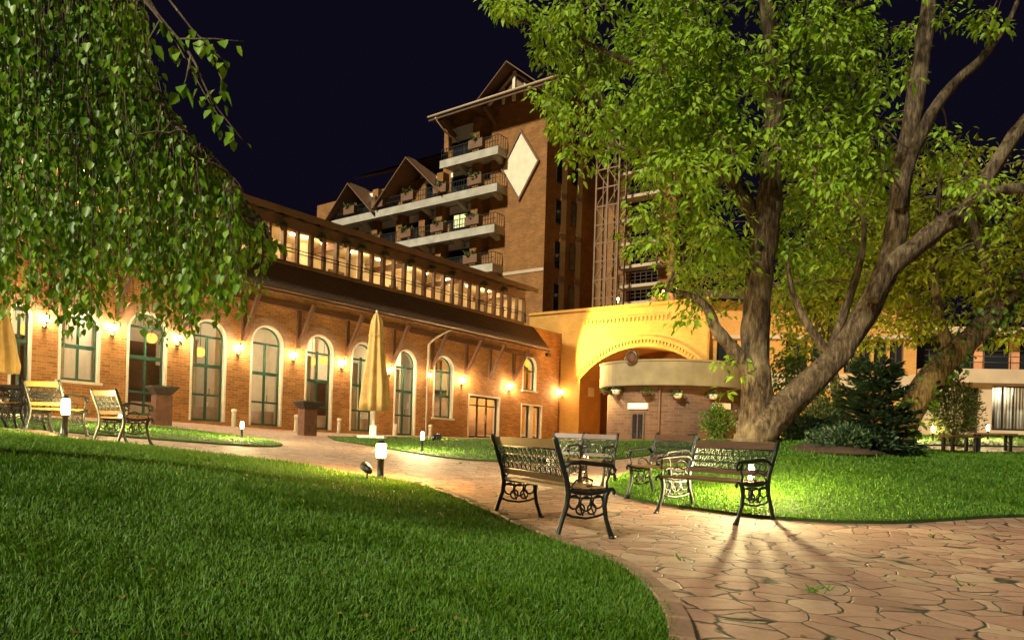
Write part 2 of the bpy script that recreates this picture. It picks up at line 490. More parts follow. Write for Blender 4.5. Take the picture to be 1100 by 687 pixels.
def np_mesh(name, V, faces, mat, parent=None):
    """V (N,3) and faces (M,k) of one size k"""
    me = bpy.data.meshes.new(name)
    k = faces.shape[1]
    me.vertices.add(len(V)); me.vertices.foreach_set('co', np.asarray(V, np.float32).ravel())
    me.loops.add(faces.size); me.loops.foreach_set('vertex_index', np.asarray(faces, np.int32).ravel())
    me.polygons.add(len(faces)); me.polygons.foreach_set('loop_start', np.arange(0, faces.size, k, dtype=np.int32))
    me.update(calc_edges=True)
    me.materials.append(mat)
    o = bpy.data.objects.new(name, me); COL.objects.link(o)
    if parent is not None:
        o.parent = parent
        if parent.name in WB: o.matrix_parent_inverse = Matrix.Translation(-WB[parent.name])
    return o

def tag(o, label, cat, group=None, kind=None):
    o['label'] = label; o['category'] = cat
    if group: o['group'] = group
    if kind: o['kind'] = kind
    return o
def thing(name, label, cat, loc=(0, 0, 0), rz=0, group=None):
    o = bpy.data.objects.new(name, None); COL.objects.link(o)
    o.empty_display_size = .2
    o.location = loc; o.rotation_euler = (0, 0, rz)
    return tag(o, label, cat, group)
def wthing(name, label, cat, loc, group=None):
    o = thing(name, label, cat, loc, 0, group); WB[o.name] = Vector(loc); return o
def copy_tree(o, parent=None):
    c = o.copy(); COL.objects.link(c)
    if parent is not None: c.parent = parent
    for ch in list(o.children): copy_tree(ch, c)
    return c
def point_light(name, loc, power, color, radius=.15, parent=None, kind='POINT', target=None, spot=rad(90), blend=.3):
    l = bpy.data.lights.new(name, kind); l.energy = power; l.color = color
    l.shadow_soft_size = radius
    o = bpy.data.objects.new(name, l); COL.objects.link(o); o.location = loc
    if kind == 'SPOT':
        l.spot_size = spot; l.spot_blend = blend
        o.rotation_euler = (Vector(target) - Vector(loc)).to_track_quat('-Z', 'Y').to_euler()
    if parent is not None:
        o.parent = parent
        if parent.name in WB: o.matrix_parent_inverse = Matrix.Translation(-WB[parent.name])
    return o

# ------------------------------------------------------------------ the ground
def grid_sheet(name, xs, ys, dz, mat):
    X, Y = np.meshgrid(xs, ys)
    V = np.stack([X.ravel(), Y.ravel(), TZ(X, Y).ravel() + dz], 1)
    nx = len(xs); i = np.arange(len(ys) - 1)[:, None] * nx + np.arange(nx - 1)[None, :]
    i = i.ravel()
    o = np_mesh(name, V, np.stack([i, i + 1, i + nx + 1, i + nx], 1), mat)
    o.data.polygons.foreach_set('use_smooth', np.ones(len(o.data.polygons), bool))
    return o
SOIL = plain('dark_soil', (.05, .035, .02), .95, 0, .4, 3, .6)
tag(grid_sheet('ground', np.linspace(-150, 150, 76), np.linspace(-20, 260, 71), -.14, SOIL), 'dark ground under and around the hotel garden', 'ground', kind='structure')
tag(grid_sheet('paving', np.concatenate([np.linspace(-34, -9, 26)[:-1], np.linspace(-9, 12, 71), np.linspace(12, 40, 29)[1:]]),
               np.concatenate([np.linspace(-4, 16, 68), np.linspace(16, 52, 60)[1:]]), 0, PAVE),
    'path of irregular reddish flagstones winding through the lawns', 'paving', kind='structure')

def densify(poly, step=.35, closed=True):
    out = []
    for i in range(len(poly) if closed else len(poly) - 1):
        a = Vector(poly[i]); b = Vector(poly[(i + 1) % len(poly)])
        n = max(1, int((b - a).length / step))
        for k in range(n): out.append(a.lerp(b, k / n))
    if not closed: out.append(Vector(poly[-1]))
    return out
def smooth_line(pts, it=3):
    pts = [Vector(p) for p in pts]
    for _ in range(it):
        q = [pts[0]]
        for a, b in zip(pts, pts[1:]):
            q += [a.lerp(b, .25), a.lerp(b, .75)]
        q.append(pts[-1]); pts = q
    return pts
def inside(poly, X, Y):
    c = np.zeros(X.shape, bool)
    n = len(poly)
    for i in range(n):
        x0, y0 = poly[i]; x1, y1 = poly[i - 1]
        if y0 == y1: continue
        c ^= ((y0 > Y) != (y1 > Y)) & (X < (x1 - x0) * (Y - y0) / (y1 - y0) + x0)
    return c
LAWNS = []
def lawn(poly, label, step=.4):
    poly = densify(poly, .3)
    P2 = np.array([(p.x, p.y) for p in poly])
    x0, y0 = P2.min(0); x1, y1 = P2.max(0)
    gx, gy = np.meshgrid(np.arange(x0, x1, step), np.arange(y0, y1, step))
    gx = gx.ravel() + .13 * step; gy = gy.ravel()
    ins = inside(P2, gx, gy)
    gx, gy = gx[ins], gy[ins]
    dmin = np.min(np.hypot(gx[:, None] - P2[None, :, 0], gy[:, None] - P2[None, :, 1]), 1) if len(gx) else gx
    gx, gy = gx[dmin > .15], gy[dmin > .15]
    vs = [Vector((a, b)) for a, b in P2] + [Vector((a, b)) for a, b in zip(gx, gy)]
    ed = [(i, (i + 1) % len(P2)) for i in range(len(P2))]
    v, e, f, *_ = mgeo.delaunay_2d_cdt(vs, ed, [], 1, 1e-4)
    X = np.array([p.x for p in v]); Y = np.array([p.y for p in v])
    Z = TZ(X, Y) + .035
    mb = MB(); mb.v = [tuple(q) for q in np.stack([X, Y, Z], 1)]
    for t in f:
        mb.f.append(list(t)); mb.uv.append([(0, 0)] * len(t)); mb.sm.append(True)
    for i in range(len(P2)):                               # earth edge down to the paving
        a, b = P2[i], P2[(i + 1) % len(P2)]
        za, zb = tz(*a), tz(*b)
        mb.face([(a[0], a[1], za - .1), (b[0], b[1], zb - .1), (b[0], b[1], zb + .035), (a[0], a[1], za + .035)])
    o = mb.build('lawn', LAWN)
    tag(o, label, 'lawn', kind='structure')
    LAWNS.append(P2)
    return o
def H(*pxs): return [hit(a, b).xy for a, b in pxs]

kerb_line = smooth_line(H((728, 700), (724, 672), (708, 646), (684, 623), (648, 603), (601, 585), (562, 570), (531, 554), (488, 536), (453, 522), (405, 515)), 3)
edge_far = smooth_line([kerb_line[-1]] + H((360, 508), (311, 499), (233, 491), (148, 481), (97, 476), (39, 468), (0, 463)), 2)
left_poly = [Vector((kerb_line[0].x - .05, -1.5))] + kerb_line + edge_far[1:] + [edge_far[-1] + Vector((-3, .6)), Vector((-13, 8)), Vector((-13, -1.5))]
lawn(left_poly, 'large grassy mound filling the left foreground inside the kerb')
stripB = smooth_line([onground(-60, 19).xy, onground(0, 21.5).xy, onground(97, 21.5).xy, onground(155, 22).xy, onground(202, 22.5).xy, onground(262, 21.5).xy, onground(306, 18).xy,
                      onground(300, 16.3).xy, onground(262, 15.5).xy, onground(155, 14.6).xy, onground(97, 14.3).xy, onground(0, 14.2).xy, onground(-60, 14).xy], 2)
lawn(stripB, 'narrow strip of bright grass below the arcade on the left')
stripC = smooth_line([onground(352, 26.5).xy, onground(405, 29).xy, onground(470, 31.5).xy, onground(530, 33).xy, onground(620, 32).xy, onground(706, 31).xy, onground(790, 27).xy,
                      onground(785, 20).xy, onground(700, 18).xy, onground(620, 17.5).xy, onground(530, 16.8).xy, onground(470, 16.9).xy, onground(405, 19.5).xy, onground(360, 23).xy], 2)
lawn(stripC, 'strip of grass between the flagstone path and the arcade front')
dfront = smooth_line([onground(655, 13.0).xy] + H((650, 527), (677, 537), (712, 543), (749, 548), (800, 555), (860, 560), (918, 563), (1000, 562.5), (1100, 556), (1200, 545)), 2)
lawnD = dfront + [Vector((14, 8.0)), Vector((17, 14)), onground(1150, 17.5).xy, onground(1100, 17.6).xy, onground(1000, 18.2).xy, onground(930, 18.5).xy, onground(850, 17.6).xy, onground(790, 15.2).xy, onground(700, 14.2).xy]
lawn(lawnD, 'sloping lawn around the large maple on the right')
lawnE = [onground(870, 19.5).xy, onground(930, 19.8).xy, onground(1000, 19.6).xy, onground(1100, 19.2).xy, onground(1250, 19).xy, onground(1250, 32).xy, onground(1100, 31).xy, onground(1000, 32).xy, onground(900, 33).xy, onground(830, 28).xy]
lawn(lawnE, 'grass beyond the small path in front of the pale building')

# kerb of reddish stones round the left lawn
kb = MB()
kl = densify([(p.x, p.y) for p in kerb_line], .02, False)
acc = 0; last = kl[0]; start = kl[0]
for p in kl[1:]:
    acc += (p - last).length; last = p
    if acc >= .33:
        a, b = start, p
        d = (b - a).normalized(); nrm = Vector((-d.y, d.x))
        g = .012
        a2 = a + d * g; b2 = b - d * g
        w0, w1 = -.035, .075
        q = [a2 - nrm * w0, b2 - nrm * w0, b2 - nrm * w1, a2 - nrm * w1]
        hh = .062 + random.uniform(-.006, .008)
        lo = [(u.x, u.y, tz(u.x, u.y) - .08) for u in q]
        md = [(u.x, u.y, tz(u.x, u.y) + hh - .012) for u in q]
        cc = sum(q, Vector((0, 0))) / 4
        hi = [(u.x + (cc.x - u.x) * .10, u.y + (cc.y - u.y) * .10, tz(u.x, u.y) + hh) for u in q]
        i0 = len(kb.v); kb.v += lo + md + hi
        for l in (0, 4):
            for i in range(4):
                j = (i + 1) % 4
                kb.f.append([i0 + l + i, i0 + l + j, i0 + l + 4 + j, i0 + l + 4 + i]); kb.uv.append([(0, 0)] * 4); kb.sm.append(False)
        kb.f.append([i0 + 8, i0 + 9, i0 + 10, i0 + 11]); kb.uv.append([(0, 0)] * 4); kb.sm.append(False)
        start = p; acc = 0
tag(kb.build('kerb', KERB), 'curved kerb of reddish stones edging the left lawn', 'kerb', kind='structure')

# grass blades
def grass(polys_idx, N, name, label, dlo, dhi, xlo, xhi):
    d = np.exp(RNG.uniform(math.log(dlo), math.log(dhi), N))
    r = RNG.uniform(xlo, xhi, N)
    X, Y = r * d, d
    keep = np.zeros(N, bool)
    for i in polys_idx: keep |= inside(LAWNS[i], X, Y)
    X, Y = X[keep], Y[keep]; d = Y
    n = len(X)
    Z = TZ(X, Y) + .02
    # tufts: neighbours lean the same way and grow to similar height
    ph = np.sin(X * 3.1 + 1.7 * np.sin(Y * 2.3)) + np.sin(Y * 4.3 + 1.3 * np.sin(X * 2.9))
    big = np.sin(X * 1.1 + .8 * np.sin(Y * .9)) + np.sin(Y * 1.4 + 1.1 * np.sin(X * .8 + 1))
    h = (.019 + .004 * ph * .5 + .005 * big + RNG.gamma(2.2, .0066, n)) * (1 + np.minimum(d, 16) / 34)
    w = (.0010 + .0008 * RNG.random(n)) * (1 + np.minimum(d, 22) / 3.4)
    az = RNG.uniform(0, 2 * math.pi, n) * .75 + ph * 1.4
    face = az + RNG.uniform(-1.2, 1.2, n)
    lean = RNG.beta(1.5, 2.2, n) * 1.15
    dx, dy = np.cos(az) * lean, np.sin(az) * lean
    wx, wy = -np.sin(face) * w, np.cos(face) * w
    V = np.empty((n, 5, 3))
    V[:, 0] = np.stack([X - wx, Y - wy, Z], 1); V[:, 1] = np.stack([X + wx, Y + wy, Z], 1)
    mx, my, mz = X + dx * h * .35, Y + dy * h * .35, Z + h * .62
    V[:, 2] = np.stack([mx + wx * .8, my + wy * .8, mz], 1); V[:, 3] = np.stack([mx - wx * .8, my - wy * .8, mz], 1)
    V[:, 4] = np.stack([X + dx * h, Y + dy * h, Z + h * (1 - .25 * lean)], 1)
    b = np.arange(n)[:, None] * 5
    T = np.concatenate([b + np.array([[0, 1, 2]]), b + np.array([[0, 2, 3]]), b + np.array([[3, 2, 4]])], 1).reshape(-1, 3)
    o = np_mesh(name, V.reshape(-1, 3), T, GRASS)
    tag(o, label, 'grass', kind='stuff')
grass([0], 640000, 'grass', 'short green grass blades of the left mound', 1.5, 16, -.78, .3)
grass([1, 2], 70000, 'grass', 'short grass blades of the strips before the arcade', 13.5, 34, -.78, .42)
grass([3], 280000, 'grass', 'short grass blades round the maple on the right', 7.5, 20, .08, .85)
grass([4], 12000, 'grass', 'short grass blades before the pale building', 18, 34, .3, .85)
# tufts in the paving joints
#@@BUILD
# ------------------------------------------------------------------ arcade wing of the hotel
plain_curtain = plain('beige_curtain', (.50, .42, .30), .9, 0, .15, 4)
A = Plane((-9.22, 31), (.64, .768), (.768, -.64), .027)
YD = Vector((.8, -.6)); YN = Vector((-.6, -.8))

def arch_pts(s0, s1, zs, n=14):
    c, r = (s0 + s1) / 2, (s1 - s0) / 2
    return [(c - r * math.cos(math.pi * i / n), zs + r * math.sin(math.pi * i / n)) for i in range(n + 1)]
def wall(mb, s0, s1, z0, z1, ops, w0, w1):
    """wall from s0 to s1 between depths w0 (back) and w1 (front), cut by openings (sa, sb, za, spring or None, top)"""
    cur = s0
    for sa, sb, za, zs, zt in sorted(ops):
        if sa > cur: mb.box(cur, sa, w0, w1, z0, z1)
        if za > z0: mb.box(sa, sb, w0, w1, z0, za)
        if zs is None:
            mb.box(sa, sb, w0, w1, zt, z1)
        else:
            pts = arch_pts(sa, sb, zs)
            for (a, za_), (b, zb_) in zip(pts, pts[1:]):
                for w in (w0, w1):
                    mb.face([(a, w, za_), (b, w, zb_), (b, w, z1), (a, w, z1)])
                mb.face([(a, w0, za_), (b, w0, zb_), (b, w1, zb_), (a, w1, za_)])
            mb.face([(sa, w0, z1), (sb, w0, z1), (sb, w1, z1), (sa, w1, z1)])
        cur = sb
    if cur < s1: mb.box(cur, s1, w0, w1, z0, z1)
def opening_outline(sa, sb, za, zs, zt):
    if zs is None: return [(sa, za), (sa, zt), (sb, zt), (sb, za)]
    return [(sa, za)] + arch_pts(sa, sb, zs) + [(sb, za)]
def band(mb, out, inn, w0, w1):
    for (a, b), (c, d) in zip(zip(out, out[1:]), zip(inn, inn[1:])):
        for w in (w0, w1): mb.face([(a[0], w, a[1]), (b[0], w, b[1]), (d[0], w, d[1]), (c[0], w, c[1])])
        mb.face([(a[0], w0, a[1]), (b[0], w0, b[1]), (b[0], w1, b[1]), (a[0], w1, a[1])])
        mb.face([(c[0], w0, c[1]), (d[0], w0, d[1]), (d[0], w1, d[1]), (c[0], w1, c[1])])
def shrink(outl, k, sc, zs):
    """move the outline k inwards (sides and head)"""
    res = []
    for s, z in outl:
        if zs is not None and z > zs - 1e-6:
            c = sc; v = Vector((s - c, z - zs)); r = v.length
            v = v * ((r - k) / r); res.append((c + v.x, zs + v.y))
        else:
            res.append((s + k if s < sc else s - k, z if zs is not None else (z - k if z > min(p[1] for p in outl) + .01 else z)))
    return res
def window(pl, parent, op, rows, mid=True, name='window', fmat=None, jamb=True, glass=None, fr=.052, cols=None, wy=-.2):
    sa, sb, za, zs, zt = op; sc = (sa + sb) / 2
    fmat = fmat or GREEN
    mb = MB(pl.xf)
    o1 = shrink(opening_outline(*op), .06 if jamb else .003, sc, zs)
    o2 = shrink(o1, fr, sc, zs)
    band(mb, o1, o2, wy - .04, wy + .04)
    a, b = o2[0][0], o2[-1][0]
    mb.box(a, b, wy - .04, wy + .04, za, za + fr * 1.6)
    z_in = za + fr * 1.6
    for z, th in rows:
        mb.box(a, b, wy - .05, wy + .055, z - th / 2, z + th / 2)
    top_mid = zs if zs is not None else zt - fr
    for c in (cols if cols is not None else [.5]):
        x = a + (b - a) * c
        mb.box(x - .035, x + .035, wy - .045, wy + .045, z_in, top_mid)
    f = mb.build(name, fmat, parent)
    mp = MB(pl.xf)
    mp.face([(s, wy, z) for s, z in o2])
    g = mp.build('pane', glass or GLASS, f)
    if jamb:
        mj = MB(pl.xf)
        ol = opening_outline(*op)
        band(mj, shrink(ol, -.025, sc, zs), shrink(ol, .055, sc, zs), -.30, .022)
        mj.build('jamb', WHITE, f)
    return f

ops_px = [  # left, right, apex y, foot y, kind, rows (pixel y of transoms), door?
    (-66, -38, 318, 440, 'arch', (345, 372, 410)),
    (8, 31, 326, 445, 'arch', (331, 365)),
    (61.5, 105, 330, 409, 'arch', (341, 372)),
    (135, 177, 335, 446, 'arch', (351, 384, 421)),
    (203.6, 241, 343, 452, 'arch', (361, 392.5, 424)),
    (268, 302, 349.5, 457, 'arch', (369, 401, 432)),
    (327, 356, 359.5, 461, 'arch', (379, 409, 436)),
    (376, 401, 367.5, 463, 'arch', (386, 414, 441)),
    (423, 446, 375.5, 467, 'arch', (394.5, 420, 446)),
    (465, 486, 382, 448.5, 'arch', (399, 425)),
    (503, 536.5, 425, 471, 'door', ()),
    (560.5, 575, 382.5, 419, 'arch', (398,)),
    (560, 582, 434.5, 471.5, 'door', ()),
]
S0, S1 = A.s(-95), A.s(604)
wing = wthing('arcade_wing', 'long low brick wing with arched doors and a glazed gallery above', 'building', (*A.o, .7))
OPS = []
for L, R, t, b, k, rows in ops_px:
    m_ = (L + R) / 2
    sa, sb = A.s(L), A.s(R)
    zt, zb = A.z(m_, t), A.z(m_, b)
    OPS.append(((sa, sb, zb, zt - (sb - sa) / 2 if k == 'arch' else None, zt), k, rows, m_))
EAVE_Z = A.z(397, 335, 1.35); SILL = A.z(388, 303); GTOP = A.z(388, 268.5)
WALLTOP = SILL - .02
mb = MB(A.xf)
lower = [o[0] for o in OPS if not (o[1] == 'door' and o[3] > 560)]
# the upper window stands above the last door: cut that pair as one column of wall
up, lo = OPS[11][0], OPS[12][0]
cut = min(up[0], lo[0]) - .25
wall(mb, S0, cut, -1.2, WALLTOP, [o for o in lower if o[1] < cut], -.34, 0)
zsplit = (up[2] + lo[4]) / 2
wall(mb, cut, S1, -1.2, zsplit, [lo], -.34, 0)
wall(mb, cut, S1, zsplit, WALLTOP, [up], -.34, 0)
mb.build('brick_front', BRICK, wing)
for op, k, rows, px in OPS:
    if k == 'arch':
        zr = [(A.z(px, y), (.13 if i == 1 else .075)) for i, y in enumerate(rows)]
        isdoor = op[2] < 1.6
        f = window(A, wing, op, zr, name='glass_door' if isdoor else 'window')
        # brick ring over the arch, slightly proud
        r = MB(A.xf); ol = arch_pts(op[0], op[1], op[3], 18); sc = (op[0] + op[1]) / 2
        band(r, shrink(ol, -.36, sc, op[3] - .001), shrink(ol, -.027, sc, op[3] - .001), -.01, .035)
        r.build('brick_arch', BRICK_R, wing)
        if not isdoor:
            s_ = MB(A.xf); s_.box(op[0] - .1, op[1] + .1, -.05, .1, op[2] - .09, op[2]); s_.build('sill', WHITE, f)
        else:
            h_ = MB(A.xf); hx = (op[0] + op[1]) / 2 + .1; h_.tube([(hx, -.14, op[2] + 1.0), (hx, -.10, op[2] + 1.0), (hx, -.10, op[2] + 1.25), (hx, -.14, op[2] + 1.25)], .014, 6)
            h_.build('handle', BRONZE, f)
    else:
        f = window(A, wing, op, [(op[4] - .55, .06)] if px < 540 else [], name='bronze_door', fmat=BRONZE, fr=.09, cols=[.33, .66] if px < 540 else [.5])
        if px > 540:
            p_ = MB(A.xf); c = (op[0] + op[1]) / 2; p_.box(c - .17, c + .17, -.13, -.02, op[2], op[4] - .06); p_.build('door_post', WHITE, f)
        h_ = MB(A.xf); hx = (op[0] + op[1]) / 2 + .22; h_.tube([(hx, -.14, op[2] + .9), (hx, -.08, op[2] + .9), (hx, -.08, op[2] + 1.3), (hx, -.14, op[2] + 1.3)], .016, 6)
        h_.build('handle', WHITE, f)
# pent roof, its soffit, fascia and gutter
SE = A.s(590, 370, 1.35)
mb = MB(A.xf)
EW = 1.38
mb.face([(S0, .02, SILL - .06), (SE + .2, .02, SILL - .06), (SE, EW, EAVE_Z + .17), (S0, EW, EAVE_Z + .17)], [(S0, 2.2), (SE, 2.2), (SE, 0), (S0, 0)])
mb.face([(S0, .02, SILL - .2), (SE, .02, SILL - .2), (SE - .03, EW, EAVE_Z + .03), (S0, EW, EAVE_Z + .03)])
mb.face([(SE + .2, .02, SILL - .06), (SE, EW, EAVE_Z + .17), (SE - .03, EW, EAVE_Z + .03), (SE, .02, SILL - .2)])
mb.build('pent_roof', ROOF, wing)
mb = MB(A.xf)
mb.box(S0, SE, EW, EW + .05, EAVE_Z - .04, EAVE_Z + .2)
mb.box(S0, SE, .02, .2, EAVE_Z - .3, EAVE_Z - .06)
for s in np.arange(S0 + .3, SE, .62):
    mb.beam((s, .05, SILL - .32), (s, EW - .02, EAVE_Z - .02), .1, .12)
mb.build('eave_timbers', TIMBER2, wing)
mb = MB(A.xf)
mb.tube([(S0, EW + .11, EAVE_Z + .12), (SE, EW + .11, EAVE_Z + .12)], .065, 8)
mb.build('gutter', BRONZE, wing)
LANT = [(-20, 335), (50, 342), (123, 351.6), (193, 363), (258.6, 373), (317.6, 380.7), (370, 389), (420, 396.5), (461.7, 402.5), (498.7, 407.8), (549.7, 414.3)]
bz_off = []
for px, py in LANT + [(524, 411)]:
    s = A.s(px); zb = A.z(px, py) + .28
    b_ = MB(A.xf)
    b_.box(s - .08, s + .08, .003, .13, zb, EAVE_Z - .3)
    b_.beam((s, .1, zb + .12), (s, 1.12, EAVE_Z - .12), .13, .15)
    b_.build('bracket', TIMBER, wing)
for px in (456.5,):
    s = A.s(px)
    d_ = MB(A.xf); d_.tube([(s, .12, -.4), (s, .12, EAVE_Z - .7), (s + .15, .5, EAVE_Z - .35), (s + .3, EW + .05, EAVE_Z + .02)], .055, 8)
    for z in (1.6, 3.2, 4.6): d_.box(s - .08, s + .08, .004, .07, z, z + .05)
    d_.build('downpipe', GREY, wing)
# gallery: mullions, rails, panes, roof
G1 = A.s(560)
mb = MB(A.xf); mb.box(S0, G1, -.3, .04, SILL - .03, SILL + .10); mb.build('gallery_sill', TIMBER2, wing)
mb = MB(A.xf); mb.box(S0, G1, -.3, .05, GTOP, GTOP + .45); mb.build('gallery_lintel', TIMBER2, wing)
step = .66
ns = int((G1 - S0) / step)
GS = [S0 + (G1 - S0) * i / ns for i in range(ns + 1)]
for i, s in enumerate(GS):
    m_ = MB(A.xf); ww = .055 if i % 2 else .075
    m_.box(s - ww, s + ww, -.14, .055 if i % 2 else .08, SILL + .10, GTOP); m_.build('mullion', TIMBER2, wing)
for a, b in zip(GS, GS[1:]):
    p_ = MB(A.xf); p_.face([(a + .06, -.08, SILL + .10), (b - .06, -.08, SILL + .10), (b - .06, -.08, GTOP), (a + .06, -.08, GTOP)]); p_.build('gallery_pane', GLASS, wing)
mb = MB(A.xf)
for z in (.48, .62): mb.tube([(S0, .13, SILL + z), (G1, .13, SILL + z)], .022, 6)
for s in GS[::3]: mb.tube([(s, .13, SILL + .05), (s, .13, SILL + .62)], .02, 6)
mb.build('handrail', BLACK, wing)
RZ = GTOP + .30
SR = A.s(577, 312, 1.0)
mb = MB(A.xf)
mb.face([(S0, 1.05, RZ + .12), (SR, 1.05, RZ + .12), (SR, -3.2, RZ + 1.35), (S0, -3.2, RZ + 1.35)], [(S0, 0), (SR, 0), (SR, 4.4), (S0, 4.4)])
mb.face([(S0, 1.05, RZ), (SR, 1.05, RZ), (SR, -3.2, RZ + 1.2), (S0, -3.2, RZ + 1.2)], [(S0, 0), (SR, 0), (SR, 4.4), (S0, 4.4)])
mb.face([(S0, -3.2, RZ + 1.35), (SR, -3.2, RZ + 1.35), (SR, -7.4, RZ + .2), (S0, -7.4, RZ + .2)])
mb.face([(SR, 1.05, RZ), (SR, 1.05, RZ + .12), (SR, -3.2, RZ + 1.35), (SR, -3.2, RZ + 1.2)])
mb.build('gallery_roof', ROOF, wing)
mb = MB(A.xf); mb.box(S0, SR, 1.05, 1.09, RZ - .1, RZ + .16)
for s in np.arange(S0 + .3, SR, .9): mb.beam((s, .0, RZ + .17), (s, 1.03, RZ - .05), .09, .12)
mb.build('gallery_fascia', TIMBER2, wing)
# rooms behind the glass
mb = MB(A.xf)
mb.face([(S0, -5.6, -.5), (S1 - .3, -5.6, -.5), (S1 - .3, -5.6, 6.0), (S0, -5.6, 6.0)])
mb.face([(S0, -5.6, 5.6), (S1 - .3, -5.6, 5.6), (S1 - .3, -.34, 5.6), (S0, -.34, 5.6)])
for s in (S0 + .01, S1 - .3): mb.face([(s, -5.6, -.5), (s, -.34, -.5), (s, -.34, 6.0), (s, -5.6, 6.0)])
for s in (A.s(120), A.s(255), A.s(362), A.s(455), A.s(545)):
    mb.box(s - .1, s + .1, -5.6, -1.7, -.5, 5.6)
mb.build('dining_room_walls', CREAM, wing)
mb = MB(A.xf); mb.box(S0, S1 - .3, -5.6, -.35, .5, .68); mb.build('dining_room_floor', TIMBER2, wing)
mb = MB(A.xf)
mb.face([(S0, -3.4, SILL), (G1, -3.4, SILL), (G1, -3.4, GTOP + .4), (S0, -3.4, GTOP + .4)])
mb.face([(S0, -3.4, GTOP + .42), (G1, -3.4, GTOP + .42), (G1, -.3, GTOP + .42), (S0, -.3, GTOP + .42)])
mb.face([(S0, -3.4, SILL - .01), (G1, -3.4, SILL - .01), (G1, -.3, SILL - .01), (S0, -.3, SILL - .01)])
for s in (S0, G1): mb.face([(s, -3.4, SILL), (s, -.1, SILL), (s, -.1, GTOP + .4), (s, -3.4, GTOP + .4)])
for s in np.arange(S0 + 1.4, G1 - 1, 3.3): mb.box(s, s + .5, -3.4, -2.7, SILL, GTOP + .42)
mb.build('gallery_walls', CREAM2, wing)
for px, hw_, h_ in ((22, .55, 2.7), (150, .5, 3.0), (166, .3, 2.2), (345, .45, 2.4), (476, .35, 3.4), (528, .55, 3.4), (572, .8, 3.4)):
    s = A.s(px, 430, -1.3); m_ = MB(A.xf); m_.box(s - hw_, s + hw_, -1.6, -1.2, .68, .68 + h_)
    for k in range(3): m_.box(s - hw_ + .06, s + hw_ - .06, -1.2, -1.17, .8 + k * h_ / 3.3, .8 + (k + .85) * h_ / 3.3)
    m_.build('cabinet', TIMBER, wing)
for px in (62, 104, 206, 239, 300, 330, 381, 426):
    s = A.s(px, 400, -.6); m_ = MB(A.xf)
    for k in range(5): m_.tube([(s + (k - 2) * .07, -.62 + .03 * (k % 2), .7), (s + (k - 2) * .07, -.62 + .03 * (k % 2), 4.0)], .05, 6)
    m_.build('curtain', plain_curtain, wing)
mb = MB(A.xf); mb.face([(S0, -5.7, -1), (S1, -5.7, -1), (S1, -5.7, RZ), (S0, -5.7, RZ)]); mb.build('rear_wall', BRICK, wing)
mb = MB(A.xf)
for i, s in enumerate(np.arange(S0 + 2.1, G1, 1.65)): mb.lathe([(.001, 0), (.1, .005), (.1, .03), (.001, .035)], (s, -1.9, GTOP + .36), 10)
o_ = mb.build('downlight', SPOTGLOW, wing); o_['kind'] = 'stuff'
for i, s in enumerate(np.arange(S0 + 1, G1 - .5, 1.31)):
    m_ = MB(A.xf)
    if i % 3 == 0: m_.box(s, s + .9, -3.4, -3.3, SILL, SILL + 1.15)
    elif i % 3 == 1: m_.box(s, s + .55, -3.4, -3.36, SILL + .5, SILL + 1.2)
    else: m_.box(s, s + .12, -3.3, -.35, GTOP + .05, GTOP + .3)  # cross beams added for the shadows they throw in the gallery
    m_.build(('gallery_door', 'gallery_picture', 'shadow_beam')[i % 3], TIMBER2 if i % 3 != 1 else PINK, wing)
for i, s in enumerate(np.linspace(S0 + 2, G1 - 1.5, 9)):
    point_light('gallery_light', A.xf((s, -1.6, GTOP + .1)), 52 + 22 * math.sin(i * 2.3), (1, .70, .38), .15, wing)
for i, s in enumerate(np.linspace(S0 + 2, S1 - 1.2, 11)):
    point_light('dining_light', A.xf((s, -2.6, 5.0)), (82 + 40 * math.sin(i * 2.7)) if i < 7 else 24, (1, .86, .62), .25, wing)
# soffit downlights
for px, py in ((412, 354), (450, 356)):
    s, z = A.sz(px, py, .8)
    pass

# ------------------------------------------------------------------ wall lanterns
def wall_lamp(pl, px, py, label):
    s, z = pl.sz(px, py, .2)
    base = Vector(pl.xf((s, 0, z)))
    t = wthing('wall_lamp', label, 'wall lamp', base, 'lit lanterns along the brick facade')
    m_ = MB(pl.xf)
    m_.lathe([(.001, -.04), (.07, -.035), (.07, .03), (.001, .035)], (s, .012, z - .26), 10)
    m_.tube([(s, .0, z - .26), (s, .12, z - .30), (s, .2, z - .27), (s, .2, z - .14)], .016, 6)
    m_.tube([(s, .02, z - .36), (s, .1, z - .40), (s, .13, z - .31)], .010, 5)
    m_.lathe([(.02, -.16), (.07, -.13), (.075, -.11)], (s, .2, z), 10)
    m_.build('bracket', BLACK, t)
    g = MB(pl.xf); g.sphere((s, .2, z), .095, 10, 1.15); g.build('globe', LAMPGLOBE, t)
    c = MB(pl.xf); c.lathe([(.085, .09), (.05, .15), (.012, .18), (.001, .24)], (s, .2, z), 10); c.build('cap', BLACK, t)
wl = ['lit wall lantern at the far left edge behind the birch leaves', 'lit wall lantern on the pier left of the sill window under the birch',
      'lit wall lantern on the pier between the sill window and next green door', 'lit wall lantern above the left bowl planter',
      'lit wall lantern on the pier right of the birch foliage', 'lit wall lantern above the right bowl planter', 'lit wall lantern just left of the closed parasol',
      'lit wall lantern just right of the closed parasol', 'lit wall lantern beside the grey downpipe', 'lit wall lantern above left corner of wide bronze door',
      'lit wall lantern on blank wall between the two bronze doors']
for (px, py), lb in zip(LANT, wl): wall_lamp(A, px, py, lb)

